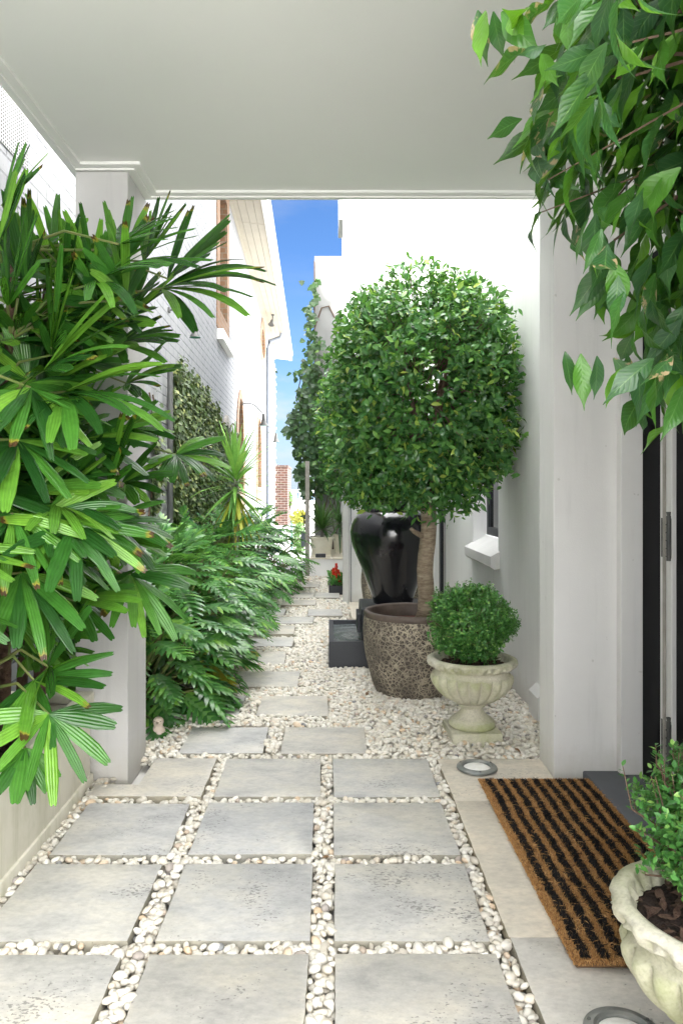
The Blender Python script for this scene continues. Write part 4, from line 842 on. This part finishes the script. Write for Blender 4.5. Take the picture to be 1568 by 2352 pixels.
# ================================================================== FICUS TREES
def ficus(name, label, pot, trunk_top, c, r, ntips, per, leaf, mat, tmpl, droop, pw=2.6, seed=1, xmax=None, trunk_r=(.052,.046), dens=1.0):
    R = np.random.default_rng(seed); t = thing(name, label, 'tree', (pot[0],pot[1],pot[2]), 'standard ficus trees')
    d = unit(R.normal(size=(ntips, 3))); sup = 1/np.power(np.sum(np.abs(d)**pw, 1), 1/pw); e = d*sup[:, None]
    lump = 1+.05*np.sin(d[:, 0]*7+seed)*np.cos(d[:, 2]*6+1)+.04*np.sin(d[:, 1]*13+d[:, 2]*9)+R.normal(0, .025, ntips)
    rr = (1-.40*R.random(ntips)**1.5)*lump; tip = np.array(c)+e*np.array(r)*rr[:, None]
    # thin spots where the inside and the wall behind show through
    hole = np.sin(tip[:, 0]*11+seed)+np.sin(tip[:, 2]*9.5+2*seed)+np.sin(tip[:, 1]*12+3); keep = ~((hole > 1.25) & (R.random(ntips) < .85)); tip, d = tip[keep], d[keep]; m = len(tip)
    if xmax: tip[:, 0] = np.where(tip[:, 0] > xmax, xmax-.05*R.random(m), tip[:, 0])
    ax = unit(d*.8+np.array((0, 0, .25-droop*.5))+R.normal(0, .55, (m, 3))); L = R.uniform(.5, 1.3, m)*leaf*1.9
    k = np.arange(per); pos = (tip[:, None, :]-ax[:, None, :]*(L[:, None]*(1-k/max(1, per-1))[None])[..., None]).reshape(-1, 3)
    az = np.tile(k*2.4, m)+np.repeat(R.uniform(0, 6, m), per); A = np.repeat(ax, per, 0); s1 = unit(np.cross(A, R.normal(size=A.shape))); s2 = np.cross(A, s1); rad_ = s1*np.cos(az)[:, None]+s2*np.sin(az)[:, None]
    D = rad_*.75+A*.55+np.repeat(d, per, 0)*.25+np.array((0, 0, -droop))+R.normal(0, .2, pos.shape); Nn = A*.5-rad_*.35+np.repeat(d, per, 0)*.55+np.array((0, 0, .35))+R.normal(0, .25, pos.shape)
    V, Fq, U = scatter(tmpl, D, Nn, R.uniform(.7, 1.2, len(pos))*leaf, pos); mesh_np('crown', V, Fq, mat, t, U)
    tt = Vector(trunk_top); p = Vector(pot); b = MB(); n = 9
    pts = [p.lerp(tt, i/n)+Vector((.008*math.sin(i*1.1), .006*math.cos(i*1.7), 0)) for i in range(n+1)]; rs = [trunk_r[0]+(trunk_r[1]-trunk_r[0])*i/n+(.012 if i == 0 else 0) for i in range(n+1)]
    b.tube(pts, rs, 16); st = p.lerp(tt, .72); b.tube([st+Vector((-.03,-.02,0)), st+Vector((-.085,-.04,.03)), st+Vector((-.105,-.045,.05))], [.018,.014,.011], 8)
    b.build('trunk', M['bark'], t, smooth='all'); s = MB(); cc = Vector(c)
    for i in range(11):
        a = i*2.4; dr = Vector((math.cos(a), math.sin(a), random.uniform(.1, 1.2))).normalized(); q = cc+Vector((dr.x*r[0]*.7, dr.y*r[1]*.7, (dr.z-.45)*r[2]*.9))
        s.tube([tt-Vector((0,0,.03)), tt.lerp(q, .35)+Vector((0,0,.05)), tt.lerp(q, .7)+Vector((0,0,.06)), q], [.028,.02,.013,.006], 7)
    for i in range(0, m, max(1, m//260)):
        q = Vector(tip[i]); a = q-Vector(ax[i])*float(L[i]); s.tube([cc.lerp(a, .45), cc.lerp(a, .8)+Vector((0,0,.02)), a, q], [.0045,.0035,.0022,.0010], 4)
    s.build('branches', M['twig'], t); return t
ficus('ficus_tree', 'dense round-topped ficus on a pale trunk in the front crackle pot', (.575,4.50,.40), (.60,4.50,1.13), (.555,4.50,1.80), (.58,.56,.73), 5000, 6, .056, M['ficus'], FICUS, .12, 2.5, 2, 1.095)
ficus('ficus_tree', 'shaded ficus behind the jar, left of and behind the front tree', (.58,6.98,.40), (.56,6.98,1.05), (.46,6.95,1.77), (.58,.52,.74), 2800, 6, .058, M['ficus'], FICUS, .15, 2.5, 4, 1.095)
NF = ficus('ficus_tree', 'large-leaved ficus overhanging the top right corner, closest to the camera', (.83,.86,.37), (.82,.90,1.25), (.91,1.0,1.80), (.61,.46,.63), 1750, 6, .088, M['ficusbig'], FICUSB, 1.15, 2.1, 9, None, (.05,.045))
T3 = copy_tree(T1); T3.location = (.82,.88,0); T3.scale = (.9,.9,.92); T3['label'] = 'brown crackle-glazed pot under the overhanging ficus, just below the picture'
# ================================================================== TROUGH AND FAN PALMS
def trough():
    t = thing('stone_trough', 'long cream stone trough with green stains along the left edge', 'planter', (-1.165,2.1,0))
    fr = lambda a, b, d: (a, b, d)
    def ring(x0, x1, y0, y1, w, z0, z1, name):
        b = MB(); bm = bmesh.new(); b.plate([(x0,y0),(x1,y0),(x1,y1),(x0,y1)], [[(x0+w,y0+w),(x1-w,y0+w),(x1-w,y1-w),(x0+w,y1-w)]], z0, z1, fr)
        o = b.build(name, M['trough'], t); bm.from_mesh(o.data); bmesh.ops.bevel(bm, geom=[e for e in bm.edges if e.calc_face_angle(0) > .6], offset=min(.008, (z1-z0)*.3), segments=2, affect='EDGES', profile=.5); bm.to_mesh(o.data); bm.free(); o.data.shade_smooth(); o.data.set_sharp_from_angle(angle=rad(35))
    ring(-1.355,-.980,.9,3.075,.035,-.055,.325,'body'); ring(-1.368,-.967,.887,3.088,.05,.327,.372,'rim'); ring(-1.362,-.973,.893,3.082,.04,.295,.318,'rim_bead')
    ring(-1.365,-.970,.89,3.085,.03,-.054,.035,'plinth')
    MB().box(-1.315,-1.02,.94,3.03,.05,.30).build('soil', M['soil'], t)
trough()
def palms():
    roots = [(-1.17,1.75),(-1.16,2.25),(-1.17,2.75)]
    labs = ['fan palm nearest the camera in the cream trough, leaves cut by the left picture edge', 'middle fan palm of the cream trough with leaves drooping over its front edge', 'fan palm at the pillar end of the trough, its long fan reaching over the path']
    ts = [thing('fan_palm', labs[i], 'palm', (x,y,.30), 'fan palms in the cream trough') for i, (x, y) in enumerate(roots)]
    st = [Straps() for _ in roots]; pt = [MB() for _ in roots]; canes = [[] for _ in roots]
    for i, (x, y) in enumerate(roots):
        for k in range(6):
            a = k*1.05+i; bx, by = x+.09*math.cos(a), y+.17*math.sin(a); h = (2.0,1.7,1.4,1.1,.85,.7)[k]+random.uniform(-.1, .1); tx, ty = bx+random.uniform(-.02, .16), by+random.uniform(-.12, .12)
            pts = [(bx+(tx-bx)*q/6+random.uniform(-.008, .008), by+(ty-by)*q/6, .28+(h-.28)*q/6) for q in range(7)]
            b = MB(); b.tube(pts, [.021,.02,.019,.018,.017,.016,.013], 9)
            for q in range(1, 6):
                for e in range(3):
                    an = random.uniform(0, 6.28); p0 = Vector(pts[q]); b.tube([p0, p0+Vector((.02*math.cos(an), .02*math.sin(an), .05)), p0+Vector((.045*math.cos(an), .045*math.sin(an), .07))], [.012,.008,.002], 5)
            b.build('cane', M['cane'], ts[i], smooth='all'); canes[i] += [Vector(p) for p in pts[2:]]
    def put(p, d, L, nseg, spread, grav=1.0, nrm=None, w=.0195, pet=True):
        p = Vector(p); d = Vector(d).normalized(); best = min(range(3), key=lambda i: min((c-p).length for c in canes[i]))
        if nrm is None: nrm = (-d.x*d.z*.6, -.35, 1.0)
        fan(st[best], p, d, nrm, L, nseg+2, spread, w, grav)
        if pet:
            c = min(canes[best], key=lambda c: (c-p).length+(.4 if c.z > p.z+.05 else 0)); mid = c.lerp(p, .5)+Vector((0,0,.05)); pt[best].tube([c, mid, p], [.0055,.0045,.0035], 5)
    def dv(a, y=-.1): return (math.cos(rad(a)), y, math.sin(rad(a)))
    man = [ # u, v, depth, direction in the picture, towards camera, length, segments, spread, gravity
     (372,662,2.55,8,-.15,.40,11,150,1.3),(385,640,2.6,40,.1,.30,7,110,.5),(275,615,2.6,78,.05,.24,9,120,.3),(215,650,2.5,95,0,.24,7,110,.35),(330,600,2.7,60,.1,.26,6,80,.3),
     (5,470,2.15,48,-.1,.20,5,80,.35),(-5,560,2.1,75,0,.25,6,90,.3),(215,650,2.3,5,-.4,.40,8,110,1.3),(120,800,2.3,65,-.3,.30,9,130,.4),(100,850,2.2,20,-.4,.36,9,150,.9),
     (150,900,2.2,-15,-.5,.36,8,150,1.3),(70,890,2.1,-70,-.5,.26,5,120,.8),(404,1044,2.85,-25,-.3,.215,9,210,2.0),
     (173,1203,2.15,-75,-.6,.26,7,250,.7),(250,1200,2.5,-30,-.4,.26,9,170,1.5),(245,1120,2.4,60,-.2,.26,7,110,.5),(50,1316,2.1,-60,-.4,.27,6,120,1.2),(112,1532,2.15,35,-.5,.25,8,280,.7),
     (78,1563,2.1,-18,-.6,.27,7,180,1.0),(112,1641,2.0,-75,-.6,.22,7,210,.8),(58,1720,1.95,-85,-.5,.14,4,120,.5),(300,1320,2.55,-50,-.3,.26,8,150,1.5),(170,1380,2.4,-5,-.4,.25,8,130,1.1),
     (225,760,2.55,25,-.2,.28,9,150,1.1),(270,790,2.7,0,-.2,.25,9,150,1.3),(190,1010,2.4,-30,-.4,.25,9,170,1.2),(40,1010,2.1,-60,-.4,.26,7,160,1.0),
     (290,880,2.8,12,-.2,.24,9,150,1.3),(285,985,2.75,-8,-.3,.22,9,150,1.4),(280,1110,2.75,10,-.2,.22,8,150,1.2),(265,1230,2.7,-30,-.3,.22,8,150,1.5),(290,730,2.8,35,-.1,.24,8,130,.8),
     (20,700,2.1,60,-.3,.28,7,130,.6),(60,650,2.25,80,-.1,.26,8,120,.5),(150,650,2.5,100,.1,.24,6,100,.4),(100,1180,2.2,-20,-.4,.28,7,160,1.1),(30,1180,2.05,-80,-.4,.25,6,160,.9),]
    for u, v, Y, a, yc, L, n, sp, g in man:
        d = dv(a, yc); put(at(u, v, Y), d, L*1.02, n, sp, g*1.05, (-math.sin(rad(a))*.55, -.75, .35+.65*abs(math.cos(rad(a)))), .020)
    for i in range(125):
        v = random.uniform(560, 1400); Y = random.uniform(2.15, 2.95); u = random.uniform(-160, 320 if v < 720 else 215 if v < 1180 else 110); p = at(u, v, Y)
        if p.x < -1.30 or p.x > -.62: continue
        a = random.uniform(-55, 105); put(p, dv(a, random.uniform(-.6, .6)), random.uniform(.20, .31)*(.85 if u > 110 else 1), random.randint(6, 9), random.uniform(100, 180), random.uniform(.7, 1.8), (random.gauss(-math.sin(rad(a))*.5, .3), random.gauss(-.4, .4), .8))
    for i in range(80):                                         # deeper leaves on the wall side
        p = (random.uniform(-1.3, -1.0), random.uniform(1.5, 3.0), random.uniform(.55, 1.85)); a = random.uniform(-30, 90)
        put(p, dv(a, random.uniform(-.7, .4)), random.uniform(.22, .30), 7, 160, 1.0)
    for i in range(3): st[i].build('fronds', M['rhapis'], ts[i]); pt[i].build('petioles', M['petiole'], ts[i])
palms()
# ================================================================== SPLIT-LEAF BED
def xanadu(c, n, R0, hgt, label, yellow=0, lean=(.22,-.25)):
    t = thing('split_leaf_plant', label, 'plant', c, 'split-leaf philodendrons along the path'); x, y, z = c; D = []; N = []; Sz = []; P = []; s = MB(); yl = []
    for i in range(n):
        k = (i+.5)/n; el = rad(84-92*k+random.uniform(-9, 9)); az = i*2.39996+random.uniform(-.35, .35)
        d0 = Vector((math.cos(az)*math.cos(el)+lean[0]*.5*k, math.sin(az)*math.cos(el)+lean[1]*.5*k, math.sin(el)+.12)).normalized(); L = random.uniform(.72, 1.05)*(R0*.80*math.cos(el)+hgt*.88*max(0, math.sin(el)))+.10
        b = Vector((x+random.uniform(-.04, .04), y+random.uniform(-.04, .04), z)); p = b+d0*L+Vector((0,0,-.10*L*k))
        if p.z < .0: p.z = random.uniform(.0, .08)
        wall = -1.34-.022*p.y+.10
        if p.x < wall: p.x = wall
        s.tube([b, b+d0*L*.5+Vector((0,0,.02)), p], [.009,.007,.005], 5)
        bd = Vector((d0.x, d0.y, d0.z*.30-.12-.42*k)).normalized(); P.append(p); D.append(bd); N.append(Vector((d0.x*.55+random.gauss(0, .2), d0.y*.55-.1+random.gauss(0, .2), 1.0))); Sz.append(random.uniform(.22, .31)); yl.append(yellow and k > .80 and random.random() < yellow)
    P, D, N, Sz = np.array(P), np.array(D), np.array(N), np.array(Sz); yl = np.array(yl, bool)
    V, Fq, U = scatter(PINN, D[~yl], N[~yl], Sz[~yl], P[~yl]); mesh_np('foliage', V, Fq, M['xanadu'], t, U)
    if yl.any():
        V, Fq, U = scatter(PINN, D[yl], N[yl], Sz[yl], P[yl]); tag(mesh_np('old_leaves', V, Fq, M['yellowleaf'], t, U), 'yellowed lower leaves')
    s.build('stems', M['petiole'], t)
BED = [(-1.0,4.02,.0,40,.36,.46,'low split-leaf philodendron tucked beside the porch pillar, nearest the camera',.2),(-.97,4.40,.0,44,.36,.50,'split-leaf philodendron spreading out in front of the grey clay pot',.12),
 (-1.14,4.28,.0,52,.50,.66,'upright split-leaf philodendron behind the porch pillar, against the house wall',.25), (-1.00,4.84,.22,56,.50,.52,'split-leaf philodendron growing in the grey clay pot with yellow lower leaves',.55),
 (-1.30,5.35,.0,40,.46,.80,'split-leaf philodendron against the creeper wall behind the grey clay pot',0),(-1.03,5.62,.0,54,.50,.74,'split-leaf philodendron at the path edge just past the grey clay pot',0),(-1.28,6.2,.0,40,.46,.82,'split-leaf philodendron by the wall in front of the dark downpipe foot',0),
 (-1.00,6.45,.0,54,.48,.78,'split-leaf philodendron at the path edge just before the yucca',0),(-1.22,7.1,.0,42,.46,.84,'split-leaf philodendron between the yucca and the creeper wall',0),(-.96,7.32,.0,50,.46,.76,'split-leaf philodendron around the foot of the yucca',0),
 (-.98,8.15,.0,52,.48,.84,'split-leaf philodendron just beyond the yucca',0),(-.84,8.85,.0,52,.48,.84,'split-leaf philodendron leaning farthest over the far stepping stones',0),(-1.15,9.1,.0,40,.46,.88,'split-leaf philodendron by the old arched timber door',0),(-.80,9.6,.0,52,.46,.86,'last split-leaf philodendron at the path edge before the timber post',0),(-1.15,10.1,.0,42,.46,.92,'farthest split-leaf philodendron, under the brick arches',0)]
for x, y, z, n, R0, hg, lab, yl in BED: xanadu((x-(.17 if y > 5.2 else .06),y,z-.03), int(n*1.6), R0*.86, hg, lab, yl)
def clay_pot():
    c = (-1.0,4.84,0); t = thing('clay_pot', 'grey clay pot under the drooping split leaves', 'plant pot', c)
    MB().lathe([(.15,-.05),(.17,.0),(.205,.10),(.225,.19),(.228,.22),(.24,.225),(.242,.255),(.225,.262),(.212,.255),(.205,.20)], c, 48, cap=False).build('body', M['greypot'], t, smooth=True)
    MB().lathe([(.0001,.215),(.206,.205)], c, 32, cap=False).build('soil', M['soil'], t)
clay_pot()
def fallen_leaves():
    spots = [(.99,4.55),(1.03,4.30),(.93,4.02),(.40,3.9),(.22,4.35),(-.30,3.90),(.86,3.46),(-.02,2.43)]
    for i, (x, y) in enumerate(spots):
        V, Fq, U = FICUSB[i % 5]; a = i*1.9; d = np.array([[math.cos(a), math.sin(a), .1]]); W, F2, U2 = scatter([FICUSB[i % 5]], d, np.array([[.2*math.sin(i), .15, 1.0]]), np.array([.055+.012*(i % 3)]), np.array([[x, y, .006 if i < 7 else .002]]))
        tag(mesh_np('fallen_leaf', W, F2, M['dryleaf'], None, U2), 'dry brown fallen leaf lying on the white pebbles', 'leaf', 'dry leaves fallen on the pebbles')
fallen_leaves()
def ornament():
    c = Vector((-.835,3.66,-.01)); t = thing('ornament', 'small pale pink clay bird ornament peeping round the pillar foot', 'ornament', c)
    b = MB(); b.lathe([(.0001,-.02),(.035,-.02),(.052,.01),(.058,.045),(.05,.08),(.034,.10),(.036,.115),(.042,.135),(.040,.158),(.026,.176),(.0001,.182)], c, 28, cap=False)
    b.tube([c+Vector((0,-.03,.14)), c+Vector((.01,-.06,.135)), c+Vector((.012,-.075,.128))], [.016,.010,.003], 10); b.build('body', M['ornament'], t, smooth='all'); t.scale = (.62,.62,.55)
    e = MB()
    for sx in (-1, 1): e.lathe([(.0001,-.004),(.0045,-.002),(.0045,.002),(.0001,.004)], c+Vector((sx*.024,-.033,.152)), 10, cap=False)
    e.build('eyes', M['steel'], t, smooth=True)
ornament()
# ================================================================== LIGHT, SKY, CAMERA
SUN_EL, SUN_AZ, SUN_STR, SUN_ANG, SKY_STR, EXPO = 50, 225, 1.5, 6, .15, 3.5
SKY_TINT, HAZE, LOWCLOUD, FILL_CLOUD = (.065,.093,.129), (.42,.505,.58), (.57,.59,.615), (9.0,8.95,8.9)
def light():
    w = bpy.data.worlds.new('World'); S.world = w; w.use_nodes = True; nt = w.node_tree; nt.nodes.clear()
    out = nd(nt, 'ShaderNodeOutputWorld'); bg = nd(nt, 'ShaderNodeBackground'); sky = nd(nt, 'ShaderNodeTexSky', sky_type='NISHITA'); sky.sun_disc = False
    sky.sun_elevation = rad(SUN_EL); sky.sun_rotation = rad(SUN_AZ); sky.air_density = 1.0; sky.dust_density = .4; sky.ozone_density = 2.5
    tc = nd(nt, 'ShaderNodeTexCoord'); mp = nd(nt, 'ShaderNodeMapping'); mp.inputs['Scale'].default_value = (1.6,1.6,5); nt.links.new(tc.outputs['Generated'], mp.inputs[0])
    cl = ramp(nt, [(.44, 0.0), (.68, 1.0)]); nt.links.new(noise(nt, mp.outputs[0], 3.4, 8, .62), cl.inputs[0])
    sp = nd(nt, 'ShaderNodeSeparateXYZ'); nt.links.new(tc.outputs['Generated'], sp.inputs[0]); em = ramp(nt, [(.0, .9), (.10, .8), (.21, .05), (.5, .25), (.8, .5)]); nt.links.new(sp.outputs[2], em.inputs[0])
    blue = mixc(nt, sky.outputs[0], SKY_TINT, 1.0, 'MULTIPLY')
    hz = ramp(nt, [(.0, 1.0), (.07, .62), (.17, .12), (.3, 0.0)]); nt.links.new(sp.outputs[2], hz.inputs[0]); blue = mixc(nt, blue, HAZE, hz.outputs[0])
    col = mixc(nt, blue, LOWCLOUD, mth(nt, 'MULTIPLY', cl.outputs[0], em.outputs[0]))
    # unseen bright cloud added overhead and behind to light the porch; blue gap ahead
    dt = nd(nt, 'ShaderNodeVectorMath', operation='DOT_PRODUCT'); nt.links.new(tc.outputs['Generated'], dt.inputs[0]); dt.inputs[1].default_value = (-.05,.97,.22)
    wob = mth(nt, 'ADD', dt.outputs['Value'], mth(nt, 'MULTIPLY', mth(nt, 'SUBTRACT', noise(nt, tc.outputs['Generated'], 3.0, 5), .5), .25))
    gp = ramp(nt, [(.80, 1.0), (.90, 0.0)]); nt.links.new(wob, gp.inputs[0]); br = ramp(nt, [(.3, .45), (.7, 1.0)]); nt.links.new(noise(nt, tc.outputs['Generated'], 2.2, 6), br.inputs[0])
    cc = mixc(nt, FILL_CLOUD, br.outputs[0], 1.0, 'MULTIPLY'); col = mixc(nt, col, cc, gp.outputs[0])
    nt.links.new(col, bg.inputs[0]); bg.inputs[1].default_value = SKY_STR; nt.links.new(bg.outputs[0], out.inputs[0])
    l = bpy.data.lights.new('sun', 'SUN'); l.energy = SUN_STR; l.angle = rad(SUN_ANG); l.color = (1,.965,.92); o = bpy.data.objects.new('sun', l); COL.objects.link(o)
    # sky azimuth is measured clockwise from +Y
    e, a = rad(SUN_EL), rad(SUN_AZ); d = Vector((math.sin(a)*math.cos(e), math.cos(a)*math.cos(e), math.sin(e))); o.rotation_euler = (-d).to_track_quat('-Z', 'Y').to_euler()
light()
cam = bpy.data.cameras.new('camera'); cam.sensor_fit = 'HORIZONTAL'; cam.sensor_width = 36; cam.lens = F_/1568*36
cam.shift_x = (784-CU)/1568; cam.shift_y = (CV-1176)/1568; cam.clip_start = .05; cam.clip_end = 12000
co = bpy.data.objects.new('camera', cam); COL.objects.link(co); co.location = (0,0,H); co.rotation_euler = (math.pi/2,0,0); S.camera = co
S.view_settings.view_transform = 'Standard'; S.view_settings.look = 'None'; S.view_settings.exposure = EXPO; S.view_settings.gamma = 1
S.cycles.max_bounces = 12; S.cycles.diffuse_bounces = 9; S.cycles.transmission_bounces = 6; S.cycles.use_denoising = True
